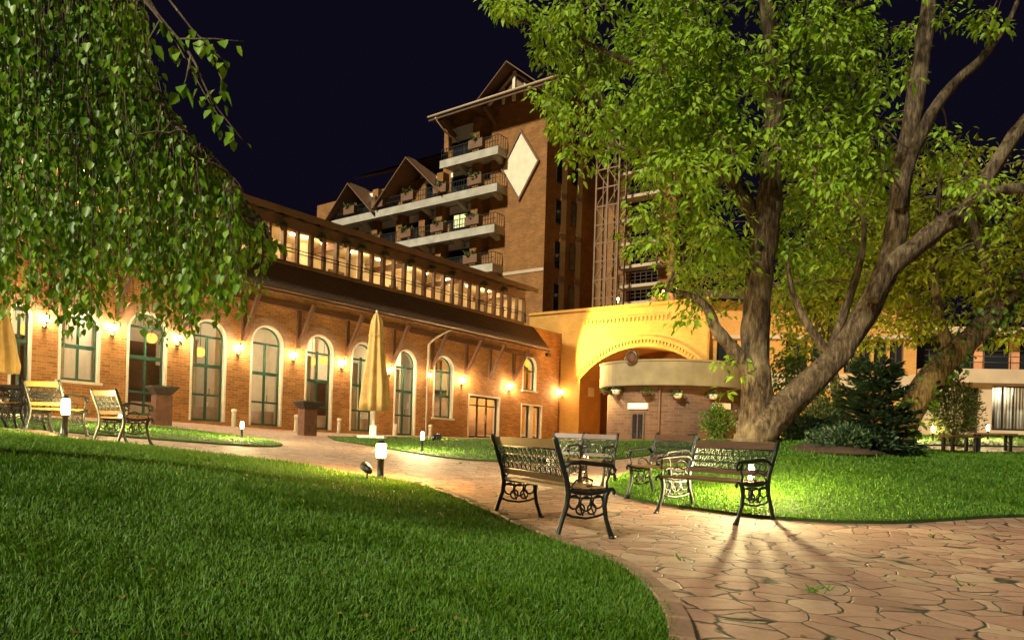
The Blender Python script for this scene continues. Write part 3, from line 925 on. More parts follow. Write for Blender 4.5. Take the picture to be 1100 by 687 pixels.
# tables, picture, exit sign and pendants seen through the doors
def cloth_table(s, w, label):
    base = Vector(A.xf((s, w, .68 )))
    t = wthing('dining_table', label, 'table', base, 'cloth covered tables in the dining room')
    fold = lambda a, i: 1 + (.05 * math.sin(a * 13) if i < 3 else 0)
    m_ = MB(A.xf); m_.lathe([(.62, .72), (.60, 1.0), (.57, 1.38), (.56, 1.44), (.001, 1.445)], (s, w, 0), 40, fold); m_.build('tablecloth', plain_cloth, t)
    m_ = MB(A.xf); m_.lathe([(.05, 1.447), (.03, 1.50), (.06, 1.60), (.07, 1.66)], (s, w, 0), 12); m_.build('vase', WHITE, t)
plain_cloth = plain('rose_cloth', (.55, .40, .32), .9, 0, .12, 5)
for px, lb in ((222, 'cloth covered table inside the door left of the second planter'), (284, 'cloth covered table behind the tall arched door right of the birch'), (343, 'cloth covered table inside the arched door behind the right bowl planter'),
               (388, 'cloth covered table inside the door behind the parasol'), (150, 'cloth covered table inside the door behind the left bowl planter')):
    cloth_table(A.s(px, 440, -1.5), -1.5, lb)
s0_, z1_ = A.sz(69, 380, -5.5); s1_, z0_ = A.sz(96, 406, -5.5)
t = wthing('wall_picture', 'large framed grey picture on the dining room wall', 'picture', A.xf((s0_, -5.55, z0_)))
m_ = MB(A.xf); m_.box(s0_, s1_, -5.57, -5.53, z0_, z1_); m_.build('frame', GREY, t)
m_ = MB(A.xf); m_.box(s0_ + .12, s1_ - .12, -5.53, -5.52, z0_ + .12, z1_ - .12); m_.build('canvas', plain('faded_print', (.30, .26, .22), .8, 0, .4, 1.5), t)
for px, py, lb in ((28, 354, 'orange globe pendant inside the leftmost green door'), (163, 363, 'orange globe pendant inside the door above the left planter'),
                   (215, 378, 'orange globe pendant in the door beneath the birch tip'), (348, 387, 'orange globe pendant inside the door behind right planter'), (335, 388, 'orange globe pendant in the left leaf of the door behind right planter')):
    s, z = A.sz(px, py, -1.2)
    t = wthing('pendant_lamp', lb, 'pendant lamp', A.xf((s, -1.2, z)), 'orange pendants in the dining room')
    m_ = MB(A.xf); m_.sphere((s, -1.2, z), .2, 14); m_.build('shade', ORANGEGLOW, t)
    m_ = MB(A.xf); m_.tube([(s, -1.2, z + .2), (s, -1.2, 5.59)], .012, 5); m_.build('cord', BLACK, t)
s, z = A.sz(468.5, 427.5, -.5)
t = wthing('exit_sign', 'small green lit exit sign inside the arched sill window', 'exit sign', A.xf((s, -.5, z)))
m_ = MB(A.xf); m_.box(s - .17, s + .17, -.54, -.5, z - .1, z + .1); m_.build('panel', EXITGLOW, t)
m_ = MB(A.xf)
m_.box(s + .06, s + .13, -.498, -.492, z - .07, z + .07)                       # doorway
m_.sphere((s - .03, -.49, z + .05), .016, 8)
m_.beam((s - .035, -.49, z + .03), (s - .05, -.49, z - .02), .022, .01)
m_.beam((s - .05, -.49, z - .02), (s - .09, -.49, z - .06), .016, .01)
m_.beam((s - .05, -.49, z - .02), (s - .015, -.49, z - .065), .016, .01)
m_.beam((s - .035, -.49, z + .02), (s + .01, -.49, z), .012, .01)
m_.build('running_figure', emis('sign_white', (.9, 1, .9), 1.5), t)

# hanging baskets under the gallery eave
def leaf_verts(base, axis, nrm, L, W, fold=.25):
    """ovate leaves: (n,3) arrays -> vertices (n,6,3)"""
    axis = axis / np.linalg.norm(axis, axis=1, keepdims=True)
    side = np.cross(axis, nrm); side /= np.maximum(1e-6, np.linalg.norm(side, axis=1, keepdims=True))
    up = np.cross(side, axis)
    L = L[:, None]; W = W[:, None]
    V = np.empty((len(base), 6, 3))
    V[:, 0] = base
    V[:, 1] = base + axis * L * .30 + side * W * .5 + up * W * fold * .5
    V[:, 2] = base + axis * L * .66 + side * W * .36 + up * W * fold * .3 - up * L * .05
    V[:, 3] = base + axis * L - up * L * .14
    V[:, 4] = base + axis * L * .66 - side * W * .36 + up * W * fold * .3 - up * L * .05
    V[:, 5] = base + axis * L * .30 - side * W * .5 + up * W * fold * .5
    return V
def leaf_mesh(name, base, axis, nrm, L, W, mat, parent=None):
    V = leaf_verts(base, axis, nrm, L, W)
    n = len(V); b = np.arange(n)[:, None] * 6
    T = np.concatenate([b + np.array([[0, 1, 2, 3]]), b + np.array([[0, 3, 4, 5]])], 1).reshape(-1, 4)
    return np_mesh(name, V.reshape(-1, 3), T, mat, parent)
def rand_dir(n, rng=RNG):
    v = rng.normal(size=(n, 3)); return v / np.linalg.norm(v, axis=1, keepdims=True)
def basket(loc, drop, label, group, r=.22, white=False, mat=None):
    t = wthing('hanging_basket', label, 'hanging basket', loc, group)
    loc = Vector(loc)
    m_ = MB(); m_.lathe([(r * .45, -.02), (r * .8, .06), (r, .22), (r * .96, .22), (r * .7, .1)], loc, 12); m_.build('pot', WHITE if white else CORTEN, t)
    m_ = MB()
    for k in range(3):
        a = k * 2.1; m_.tube([loc + Vector((r * math.cos(a), r * math.sin(a), .21)), loc + Vector((0, 0, drop))], .006, 4)
    m_.build('chain', BLACK, t)
    n = 150
    dd = rand_dir(n); dd[:, 2] = np.abs(dd[:, 2]) * .9 - .25
    base = np.array(loc) + np.array([0, 0, .2]) + dd * RNG.uniform(.05, 1.25 * r, (n, 1))
    leaf_mesh('foliage', base, dd + np.array([0, 0, -.35]), rand_dir(n), RNG.uniform(.08, .15, n), RNG.uniform(.05, .09, n), mat or SHRUBLEAF, t)
for px, py, lb in ((304, 244, 'hanging basket under the gallery eave nearest the birch'), (346, 257, 'hanging basket second from the birch under the gallery eave'), (371.5, 263, 'hanging basket under gallery eave above the left gable'),
                   (388, 268, 'fourth hanging basket from the birch under the gallery eave'), (413, 275, 'hanging basket under the gallery eave left of the parasol top'), (441, 284, 'hanging basket under the gallery eave right of the parasol top'),
                   (520, 307, 'hanging basket under the gallery eave, second from its right end'), (541, 312.5, 'rightmost hanging basket under the gallery eave'), (486, 296, 'hanging basket under the gallery eave below the lowest balcony'), (464, 290, 'hanging basket under the gallery eave midway below the tower balconies')):
    s, z = A.sz(px, py, .75)
    basket(A.xf((s, .75, z - .1)), RZ - z + .05 - .0, lb, 'baskets under the gallery eave', .15)
#@@YELLOW
# ------------------------------------------------------------------ floodlit ochre building with the great arch
q = P(605, 470, 45.4)
Y = Plane((q.x, q.y), YD, YN)
gate = wthing('arch_building', 'floodlit ochre brick building with a great arch behind the round pavilion', 'building', (q.x, q.y, .5))
sl = Y.s(566); s_r = Y.s(761, 325); ztop = 8.45
ja = Y.s(622)                                           # left springing of the arch
az_, as_ = [], []
apx = Y.sz(690, 372)
jr = Y.s(760)
zs_ = Y.z(622, 407)
def seg_arch(s0, s1, z0, zt, n=24):
    """segmental arch from (s0,z0) to (s1,z0) rising to zt"""
    c = (s0 + s1) / 2; h = zt - z0; w = (s1 - s0) / 2
    R = (w * w + h * h) / (2 * h); th = math.asin(min(1, w / R))
    return [(c + R * math.sin(-th + 2 * th * i / n), zt - R + R * math.cos(-th + 2 * th * i / n)) for i in range(n + 1)]
arc = seg_arch(ja, jr, zs_, apx[1])
mb = MB(Y.xf)
mb.box(sl, ja, -2.6, 0, -1, ztop)
mb.box(jr, s_r, -2.6, 0, -1, ztop)
for (a, za_), (b, zb_) in zip(arc, arc[1:]):
    for w in (-2.6, 0): mb.face([(a, w, za_), (b, w, zb_), (b, w, ztop), (a, w, ztop)])
    mb.face([(a, -2.6, za_), (b, -2.6, zb_), (b, 0, zb_), (a, 0, za_)])
mb.face([(ja, -2.6, ztop), (jr, -2.6, ztop), (jr, 0, ztop), (ja, 0, ztop)])
mb.build('ochre_wall', BRICK_Y, gate)
mb = MB(Y.xf)
mb.box(sl, s_r + .05, -.2, .10, ztop, ztop + .16); mb.box(Y.s(622), Y.s(716), .0, .05, ztop - .62, ztop - .52)
for s in np.arange(Y.s(624), Y.s(716), .26): mb.box(s, s + .13, .0, .075, ztop - .86, ztop - .625)
mb.build('dentil_cornice', BRICK_Y, gate)
out_ = seg_arch(ja - .55, jr + .55, zs_ - .12, apx[1] + .62, 24)
mid_ = seg_arch(ja - .36, jr + .36, zs_ - .06, apx[1] + .40, 24)
mb = MB(Y.xf); band(mb, out_, mid_, -.01, .10); mb.build('arch_moulding', BRICK_Y, gate)
mb = MB(Y.xf)
for i in range(46):
    a = mid_[0][0]; f_ = .07 + .86 * i / 45
    pts = seg_arch(ja - .30, jr + .30, zs_ - .05, apx[1] + .34, 46)
    s, z = pts[i]; mb.box(s - .06, s + .06, 0, .07, z - .12, z + .1)
mb.build('dentil_arch', BRICK_Y, gate)
mb = MB(Y.xf); mb.box(ja - 2, jr + 2, -6.4, -6.0, -1, ztop); mb.face([(ja - 2, -6, 6.6), (jr, -6, 6.6), (jr, -2.6, 6.6), (ja - 2, -2.6, 6.6)])
mb.build('passage_wall', plain('orange_plaster', (.50, .22, .05), .8, 0, .15, 2), gate)
sq = Y.sz(634, 421, -1.2)
mb = MB(Y.xf); mb.box(ja - .012, ja + .03, -1.7, -1.0, sq[1] - .28, sq[1] + .28); mb.build('wall_box', CREAM, gate)
for px in (594, 600.5):
    s, w = Y.s(px), .12
    mb = MB(Y.xf); mb.tube([(s, w, -.5), (s, w, Y.z(px, 385))], .06, 8); mb.build('downpipe', CREAM if px < 598 else BRONZE, gate)
wall_lamp(Y, 602.5, 420.5, 'lit wall lantern on the ochre pier left of the great arch')
# floodlight under the end of the pent roof
s, z = A.sz(589, 381, 1.0)
fl = wthing('floodlight', 'small floodlight under the end of the low wing eave', 'floodlight', A.xf((s, 1.0, z)))
m_ = MB(A.xf); m_.box(s - .16, s + .16, .9, 1.1, z - .1, z + .1); m_.beam((s, 1.0, z + .1), (s, 1.0, z + .45), .04, .04); m_.build('housing', BLACK, fl)
m_ = MB(A.xf); m_.box(s + .162, s + .17, .92, 1.08, z - .08, z + .08); m_.build('lens', FLOODGLOW, fl)
tgt = Vector(Y.xf((5.2, 0, 5.6)))
src = Vector(A.xf((s + .3, 1.25, z - .05)))
point_light('flood_beam', src, 3400, (1.0, .62, .18), .06, fl, 'SPOT', tgt, rad(128), .35)
# low wall and steps before the passage are paved ground; round pavilion
RC = Vector((172 / 780 * 39.6, 39.6, .45))
pav = wthing('round_pavilion', 'low round brick pavilion with a wide plain cream band roof', 'pavilion', RC)
zb0, zb1 = P(722, 413.5, 35.8).z, P(722, 386.5, 35.8).z
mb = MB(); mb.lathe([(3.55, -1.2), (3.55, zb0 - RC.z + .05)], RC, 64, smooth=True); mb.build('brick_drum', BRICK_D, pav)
mb = MB(); mb.lathe([(3.4, zb0 - RC.z + .02), (3.98, zb0 - RC.z), (4.0, zb0 - RC.z + .04), (4.0, zb1 - RC.z - .05), (4.05, zb1 - RC.z - .04), (4.05, zb1 - RC.z + .05), (3.7, zb1 - RC.z + .06), (.01, zb1 - RC.z + .1)], RC, 72, smooth=False); mb.build('band_roof', BANDC, pav)
def on_drum(px, py, r):
    X, Z = ray(px, py)
    # ray (X t, t) with circle
    a = X * X + 1; b = -2 * (X * RC.x + RC.y); c = RC.x ** 2 + RC.y ** 2 - r * r
    t_ = (-b - math.sqrt(max(0, b * b - 4 * a * c))) / (2 * a)
    p = Vector((X * t_, t_, CAMZ + Z * t_)); ang = math.atan2(p.y - RC.y, p.x - RC.x)
    return p, ang
for px, hw in ((685.5, 7), (775, 7)):
    p, ang = on_drum(px, 437, 3.55)
    xf = lambda v, ang=ang: (RC.x + (3.55 + v[1]) * math.cos(ang) - v[0] * math.sin(ang), RC.y + (3.55 + v[1]) * math.sin(ang) + v[0] * math.cos(ang), v[2])
    zt = P(px, 442.5, p.y).z; zl = P(px, 436.5, p.y).z
    d_ = MB(xf); d_.box(-.40, .40, -.12, .03, .3, zt)
    d_ = d_.build('door', BRONZE, pav)
    g_ = MB(xf)
    for x in (-.30, .03): g_.box(x, x + .27, .03, .036, .75, zt - .1)
    g_.build('pane', DARKGLASS, d_)
    l_ = MB(xf); l_.box(-.58, .58, -.12, .07, zl - .12, zl + .18); l_.build('lintel', WHITE, pav)
p, ang = on_drum(709, 425, 3.55)
mb = MB(); q = Vector((RC.x + 3.62 * math.cos(ang), RC.y + 3.62 * math.sin(ang), 0)); mb.tube([q + Vector((0, 0, -.2)), q + Vector((0, 0, zb0))], .05, 8); mb.build('downpipe', TIMBER2, pav)
p, ang = on_drum(679, 384, 4.0)
bo = wthing('round_ornament', 'round dark bronze ornament on the front of the pavilion band', 'ornament', p)
xf = lambda v, ang=ang, p=p: (p.x + (v[2] + .02) * math.cos(ang) - v[0] * math.sin(ang), p.y + (v[2] + .02) * math.sin(ang) + v[0] * math.cos(ang), p.z + v[1])
m_ = MB(xf); m_.lathe([(.001, -.1), (.36, -.1), (.40, .02), (.36, .1), (.28, .09), (.26, .04)], (0, 0, 0), 28); m_.build('rim', BRONZE, bo)
m_ = MB(xf); m_.lathe([(.26, .04), (.2, .045), (.12, .13), (.001, .17)], (0, 0, 0), 24); m_.build('boss', CORTEN, bo)
for px, py, lb in ((651, 421, 'hanging basket at the left edge of the pavilion band'), (662, 420, 'white pot hanging under pavilion band, beside the leftmost basket'),
                   (694, 422, 'hanging basket over the pavilion door'), (728, 424, 'white pot hanging from the middle of the pavilion band'), (766, 425, 'white pot hanging at the right of the pavilion band near trunk')):
    p, ang = on_drum(px, py, 3.85)
    basket(p - Vector((0, 0, .15)), zb0 - p.z + .15, lb, 'pots under the pavilion band', .24, 'white' in lb, IVYLEAF if 'white' not in lb else None)
# lamp light falling on the pavilion comes from one ground light on its forecourt
def ground_flood(px, d, target, power, color, label, spot=100):
    g = onground(px, d)
    t = wthing('ground_floodlight', label, 'floodlight', g, 'floodlights standing on the ground')
    dirv = (Vector(target) - g).normalized()
    c = g + Vector((0, 0, .16))
    m_ = MB(); m_.beam(c - dirv * .12, c + dirv * .1, .26, .2); m_.tube([g - Vector((0, 0, .05)), c], .02, 6); m_.box(g.x - .12, g.x + .12, g.y - .09, g.y + .09, g.z - .03, g.z + .025); m_.build('housing', BLACK, t)
    m_ = MB(); m_.beam(c + dirv * .1, c + dirv * .106, .23, .17); m_.build('lens', FLOODGLOW, t)
    point_light('flood_beam', c + dirv * .14, power, color, .07, t, 'SPOT', target, rad(spot), .5)
    return t
ground_flood(470, 27, (A.xf((14, 0, 4))), 260, (1, .55, .16), 'small dark floodlight on the grass edge before the wide bronze door', 120)
ground_flood(742, 27, (RC.x - .5, RC.y - 3.5, 2.6), 110, (1, .72, .32), 'ground floodlight hidden by the benches, facing the round pavilion', 110)

# ------------------------------------------------------------------ hotel tower
q = P(540, 300, 60)
T = Plane((q.x, q.y), YD, YN)
tower = wthing('hotel_tower', 'tall dark brick hotel tower with balconies and a white diamond panel', 'building', (q.x, q.y, .7))
tL, tC = T.s(335, 300), T.s(586, 220)
tB = T.s(526, 220)                       # balconies left of here, plain diamond wall right
zE = T.z(540, 106)                       # eave height
tM = T.s(473, 180)
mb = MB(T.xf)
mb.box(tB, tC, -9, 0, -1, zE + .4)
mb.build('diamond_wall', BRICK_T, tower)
# side wall of the corner turret, going back
cq = Vector(T.xf((tC, 0, 0)))
TS = Plane((cq.x, cq.y), (.64, .768), (.768, -.64))
mb = MB(TS.xf)
e_ = TS.s(641, 220)
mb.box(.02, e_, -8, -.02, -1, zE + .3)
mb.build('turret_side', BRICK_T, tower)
mb = MB(TS.xf)
px_cols = ((596.5, 602.5), (613.5, 619.5))
for ci, (pa, pb) in enumerate(px_cols):
    sa, sb = TS.s(pa, 220), TS.s(pb, 220)
    for k, (ya, yb) in enumerate(((121, 148), (168, 195), (213, 240), (258, 288), (304, 334))):
        off = ci * 3
        za, zb = TS.z(pa, yb + off), TS.z(pa, ya + off)
        f = MB(TS.xf); f.box(sa, sb, -.05, .045, za, zb)
        f = f.build('strip_window', BRONZE, tower)
        g = MB(TS.xf); g.box(sa + .06, sb - .06, .045, .05, za + .08, zb - .08); g.build('pane', DARKGLASS, f)
        j = MB(TS.xf); j.box(sb, sb + .75, -.02, .03, za - 1.1, zb + .7); j.build('jamb', PINK, f)
# back wing with the shaded balconies
q2 = Vector(TS.xf((e_, -1.0, 0)))
B = Plane((q2.x, q2.y), YD, YN)
b1 = B.s(725, 250)
mb = MB(B.xf); mb.box(-1.5, b1, -6, 0, -1, zE - 4.5); mb.build('rear_wing_wall', BRICK_T, tower)
for y in (188, 213, 238, 263, 287, 308, 326):
    z = B.z(690, y)
    s0b, s1b = B.s(672, y), B.s(716, y)
    m_ = MB(B.xf); m_.box(s0b, s1b, .0, 1.3, z - .25, z); m_ = m_.build('balcony_slab', PINK, tower)
    g = MB(B.xf)
    for zz in (.35, .65, .95): g.box(s0b, s1b, 1.22, 1.27, z + zz - .04, z + zz)
    for s in np.arange(s0b, s1b, .5): g.box(s, s + .05, 1.22, 1.27, z, z + .95)
    g.build('railing', BRONZE, m_)
    w_ = MB(B.xf); w_.box(s0b + .5, s1b - .8, -.05, .03, z + .02, z + 2.2); w_.build('balcony_door', DARKGLASS, tower)
m_ = MB(B.xf); m_.face([(-1.5, 1.6, zE - 4.6), (b1 + .5, 1.6, zE - 4.6), (b1 + .5, -5, zE - 2.0), (-1.5, -5, zE - 2.0)]); m_.face([(-1.5, 1.6, zE - 4.75), (b1 + .5, 1.6, zE - 4.75), (b1 + .5, -5, zE - 2.15), (-1.5, -5, zE - 2.15)]); m_.build('rear_wing_roof', ROOF, tower)
# steel lattice shaft
m_ = MB(B.xf)
cols = [B.s(p_, 230, 2.2) for p_ in (648, 660, 672)]
za, zb = 6, B.z(660, 128, 2.2)
for s in cols:
    for w in (2.2, 3.4): m_.box(s - .07, s + .07, w - .07, w + .07, za, zb)
nz = 14
for i in range(nz):
    z0_, z1_ = za + (zb - za) * i / nz, za + (zb - za) * (i + 1) / nz
    for a, b in zip(cols, cols[1:]):
        m_.beam((a, 3.4, z0_), (b, 3.4, z1_), .06, .06, (0, 1, 0)) if i % 2 else m_.beam((b, 3.4, z0_), (a, 3.4, z1_), .06, .06, (0, 1, 0))
        m_.box(a, b, 3.37, 3.43, z1_ - .05, z1_ + .05)
m_.build('lattice_shaft', plain('rusty_frame', (.17, .10, .055), .6, .2, .25, 3), tower)
# balcony front, set back
TW = lambda p: T.xf((p[0], p[1] + .6, p[2]))
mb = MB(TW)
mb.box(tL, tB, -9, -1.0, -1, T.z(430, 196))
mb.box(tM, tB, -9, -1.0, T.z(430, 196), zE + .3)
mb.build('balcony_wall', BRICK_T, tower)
# white diamond in a brown frame
c4 = [T.sz(560, 143), T.sz(578.5, 172), T.sz(557.5, 213), T.sz(541, 183)]
cs = sum(c[0] for c in c4) / 4; cz = sum(c[1] for c in c4) / 4
hw = (c4[1][0] - c4[3][0]) / 2; hh = (c4[0][1] - c4[2][1]) / 2
ccs = (c4[1][0] + c4[3][0]) / 2; ccz = (c4[0][1] + c4[2][1]) / 2
dia = lambda k: [(ccs, ccz + hh * k), (ccs + hw * k, ccz), (ccs, ccz - hh * k), (ccs - hw * k, ccz)]
mb = MB(T.xf); mb.prism(dia(1.0), .0, .09); mb.build('diamond_panel', CREAM, tower)
mb = MB(T.xf); o4, i4 = dia(1.10), dia(1.0); band(mb, o4 + o4[:1], i4 + i4[:1], .0, .2); mb.build('diamond_frame', TIMBER2, tower)
mb = MB(T.xf); zz = T.z(555, 291); mb.box(tB + .3, tC + .02, 0, .06, zz - .25, zz); mb.build('string_course', PINK, tower)
# floors: slabs, railings with planter boxes, piers, doors
bay = 41
floors = [  # (pixel of the slab's right end, top y), left end px
    ((535, 157), 473), ((534, 197), 352), ((531, 241), 352), ((529, 283), 352)]
bays_px = [(489, 515), (462, 478), (446, 460), (417, 436), (392, 410), (366, 384)]
floors_z = []
for fi, ((px, py), lp) in enumerate(floors):
    s1f, zt = T.sz(px, py, 1.3)
    s0f = T.s(lp, py + 30, 1.3)
    zt_ = zt
    m_ = MB(T.xf)
    m_.box(s0f, s1f, -1.0, 1.3, zt_ - .42, zt_)
    m_.box(s0f - .05, s1f + .05, 1.25, 1.36, zt_ - .62, zt_ + .04)
    m_.box(s1f - .06, s1f + .05, .0, 1.25, zt_ - .62, zt_ + .04)
    m_ = m_.build('balcony_slab', BALC, tower)
    for s in np.arange(s1f - .6, s0f, -4.0):
        br = MB(T.xf); br.beam((s, -.9, zt_ - 1.0), (s, 1.1, zt_ - .45), .4, .35); br.build('corbel', BALC, m_)
    rl = MB(T.xf)
    for zz in (1.02, .55, .12): rl.box(s0f, s1f, 1.2, 1.24, zt_ + zz - .025, zt_ + zz + .025)
    for s in np.arange(s0f, s1f, .28): rl.box(s, s + .03, 1.2, 1.24, zt_ + .04, zt_ + 1.0)
    for w in np.arange(0, 1.2, .3): rl.box(s1f - .03, s1f, w, w + .03, zt_ + .04, zt_ + 1.0)
    rl.box(s1f - .03, s1f, 0, 1.2, zt_ + 1.0, zt_ + 1.05)
    rl.build('railing', BLACK, m_)
    for s in np.arange(s1f - 2.0, s0f + .5, -3.9):
        b_ = MB(T.xf); b_.box(s - .95, s + .55, 1.25, 1.6, zt_ + .25, zt_ + .95); b_.build('planter_box', TIMBER2, m_)
        n = 60
        c = np.array(T.xf((s - .2, 1.42, zt_ + .98)))
        base = c + RNG.uniform(-1, 1, (n, 3)) * np.array([.55, .45, .12])
        dd = rand_dir(n); dd[:, 2] = np.abs(dd[:, 2])
        leaf_mesh('plants', base, dd, rand_dir(n), RNG.uniform(.2, .4, n), RNG.uniform(.1, .2, n), SHRUBLEAF, m_)
    floors_z.append(zt_)
for fi, zt_ in enumerate(floors_z):
    top = (floors_z[fi - 1] - .5) if fi else zE
    for bi, (pa, pb) in enumerate(bays_px):
        if fi == 0 and bi > 0: continue
        if fi == 1 and bi in (2,): continue
        a, b = T.s(pa, 230, -.95), T.s(pb, 230, -.95)
        if top - zt_ > 3.6: top = zt_ + 3.4
        wdw = MB(TW)
        wdw.box(a, b, -1.0, -.9, zt_ + .0, zt_ + 2.15)
        f = wdw.build('balcony_window', BRONZE, tower)
        for k in range(2):
            x0 = a + .08 + (b - a - .08) * k / 2
            g = MB(TW); g.box(x0, x0 + (b - a) / 2 - .12, -.9, -.895, zt_ + .1, zt_ + 2.05); g.build('pane', DARKGLASS, f)
        p_ = MB(TW); p_.box(a - .05, b + .05, -1.0, -.88, zt_ + 2.15, top + .02); p_.build('lintel_panel', WHITE, tower)
        if bi < 5:
            pr = MB(TW); pr.box(b + .1, b + .85, -1.0, -.25, zt_, top + .02); pr.build('brick_pier', BRICK_T, tower)
# one lit room on the third floor
a, b = T.s(491, 262, -.9), T.s(513, 262, -.9)
zt_ = floors_z[2]
m_ = MB(TW); m_.box(a + .1, b - .9, -.894, -.885, zt_ + .9, zt_ + 2.0); m_.build('lit_pane', emis('room_glow', (.85, .8, .35), .45), tower)
m_ = MB(TW); m_.box((a + b - .8) / 2 - .05, (a + b - .8) / 2 + .05, -.885, -.87, zt_ + .9, zt_ + 2.0); m_.build('glazing_bar', BRONZE, tower)
# main eave and roof over the diamond wall and its balconies
e0, e1 = T.s(461, 133, 2.0), T.s(600, 80, 2.0)
ze0 = T.z(500, 117, 2.0)
rise = 3.6
m_ = MB(T.xf)
for dz, nm in ((.22, 0), (0, 1)):
    m_.face([(e0, 2.0, ze0 + dz), (e1, 2.0, ze0 + dz), (e1 - 1.5, -4.5, ze0 + rise + dz), (e0 + 2.8, -4.5, ze0 + rise + dz)], [(0, 0), (e1 - e0, 0), (e1 - e0, 7), (0, 7)])
    m_.face([(e0, 2.0, ze0 + dz), (e0 + 2.8, -4.5, ze0 + rise + dz), (e0, -9, ze0 + dz)])
    m_.face([(e1, 2.0, ze0 + dz), (e1 - 1.5, -4.5, ze0 + rise + dz), (e1, -9, ze0 + dz)])
m_.box(e0, e1, 2.0, 2.08, ze0 - .12, ze0 + .26)
m_.build('main_roof', ROOF, tower)
m_ = MB(T.xf); m_.tube([(e0, 2.16, ze0 + .2), (e1, 2.16, ze0 + .2)], .1, 8); m_.tube([(e0 + .8, 2.1, ze0 + .05), (e0 + 1.0, .9, ze0 - .9), (e0 + 1.6, -.8, ze0 - 1.6), (e0 + 1.6, -.8, ze0 - 4)], .09, 6); m_.build('gutter', PINK, tower)
for s in (tB + .5, e0 + 1.2, tC - .4):
    m_ = MB(T.xf); m_.beam((s, .0, ze0 - 1.0), (s, 1.7, ze0 - .05), .35, .3); m_.box(s - .18, s + .18, 0, 1.6, ze0 - .3, ze0 - .02)
    m_.build('eave_bracket', TIMBER, tower)
# gabled roof top with its pale truss
ga, gf0, gf1 = T.sz(551, 74, .6), T.sz(514, 104, .6), T.sz(600, 86, .6)
gz0 = min(gf0[1], gf1[1]); gcx = ga[0]; gw = 3.6
gt = ga[1] + .2
m_ = MB(T.xf)
for sgn in (-1, 1):
    for dz in (0, .22):
        m_.face([(gcx, 1.3, gt + dz), (gcx + sgn * gw, 1.3, gt - 2.9 + dz), (gcx + sgn * gw, -5, gt - 2.9 + dz), (gcx, -5, gt + dz)])
    m_.beam((gcx, 1.33, gt + .05), (gcx + sgn * gw, 1.33, gt - 2.85), .08, .34, (0, 1, 0))
m_.build('top_gable_roof', TIMBER, tower)
m_ = MB(T.xf)
m_.prism([(gcx - gw * .9, gt - 2.7), (gcx + gw * .9, gt - 2.7), (gcx, gt - .15)], .2, .25)
m_.build('top_gable_wall', TIMBER2, tower)
m_ = MB(T.xf)
for sgn in (-1, 1):
    m_.beam((gcx, .35, gt - .45), (gcx + sgn * gw * .85, .35, gt - 2.75), .12, .2, (0, 1, 0))
    m_.box(gcx + sgn * 1.1 - .1, gcx + sgn * 1.1 + .1, .26, .4, gt - 2.7, gt - 1.2)
m_.box(gcx - .14, gcx + .14, .26, .44, gt - 2.7, gt - .3)
m_.build('gable_truss', CREAM, tower)
# two front gables over the left balconies
for apx_, foot_l, foot_r in (((438, 168), (404, 226), (482, 197)), ((375.5, 196), (346, 238), (402, 217))):
    sa, za = T.sz(*apx_, 1.6); gl = T.s(*foot_l, 1.6); gr = T.s(*foot_r, 1.6)
    hw_ = (gr - gl) / 2 * .92; drop = 3.8 if apx_[0] > 400 else 3.3
    m_ = MB(T.xf)
    for sgn in (-1, 1):
        for dz in (0, -.2):
            m_.face([(sa, 1.6, za + dz), (sa + sgn * hw_, 1.6, za - drop + dz), (sa + sgn * hw_, -5, za - drop + dz), (sa, -5, za + dz)])
        m_.beam((sa - sgn * .05, 1.62, za - .12), (sa + sgn * hw_, 1.62, za - drop - .1), .08, .5, (0, 1, 0))
    m_.build('gable_roof', TIMBER2, tower)
    m_ = MB(T.xf); m_.prism([(sa - hw_ * .9, za - drop), (sa + hw_ * .9, za - drop), (sa, za - .3)], -1.0, -.8); m_.build('gable_wall', WHITE, tower)
    m_ = MB(T.xf); m_.box(sa - .9, sa + .7, -.8, -.5, za - drop - 2, za - 1.3); m_.build('brick_pier', BRICK_T, tower)
    for x in (-.62, .58):
        w_ = MB(T.xf); w_.box(sa + hw_ * x - .6, sa + hw_ * x + .6, -.8, -.74, za - drop - 1.6, za - drop + .55); w_.build('gable_window', DARKGLASS, tower)
mL = T.s(352, 230)
m_ = MB(T.xf)
zr = T.z(410, 186, -4); tK = T.s(384, 210)
for dz in (0, .2):
    m_.face([(tK, .6, zr - 2.2 + dz), (tM + .5, .6, zr - 2.2 + dz), (tM + .5, -5, zr + .3 + dz), (tK, -5, zr + .3 + dz)])
m_.face([(tK, -5, zr + .5), (tM + .5, -5, zr + .5), (tM + .5, -9, zr - 1.5), (tK, -9, zr - 1.5)])
m_.build('lower_roof', ROOF, tower)
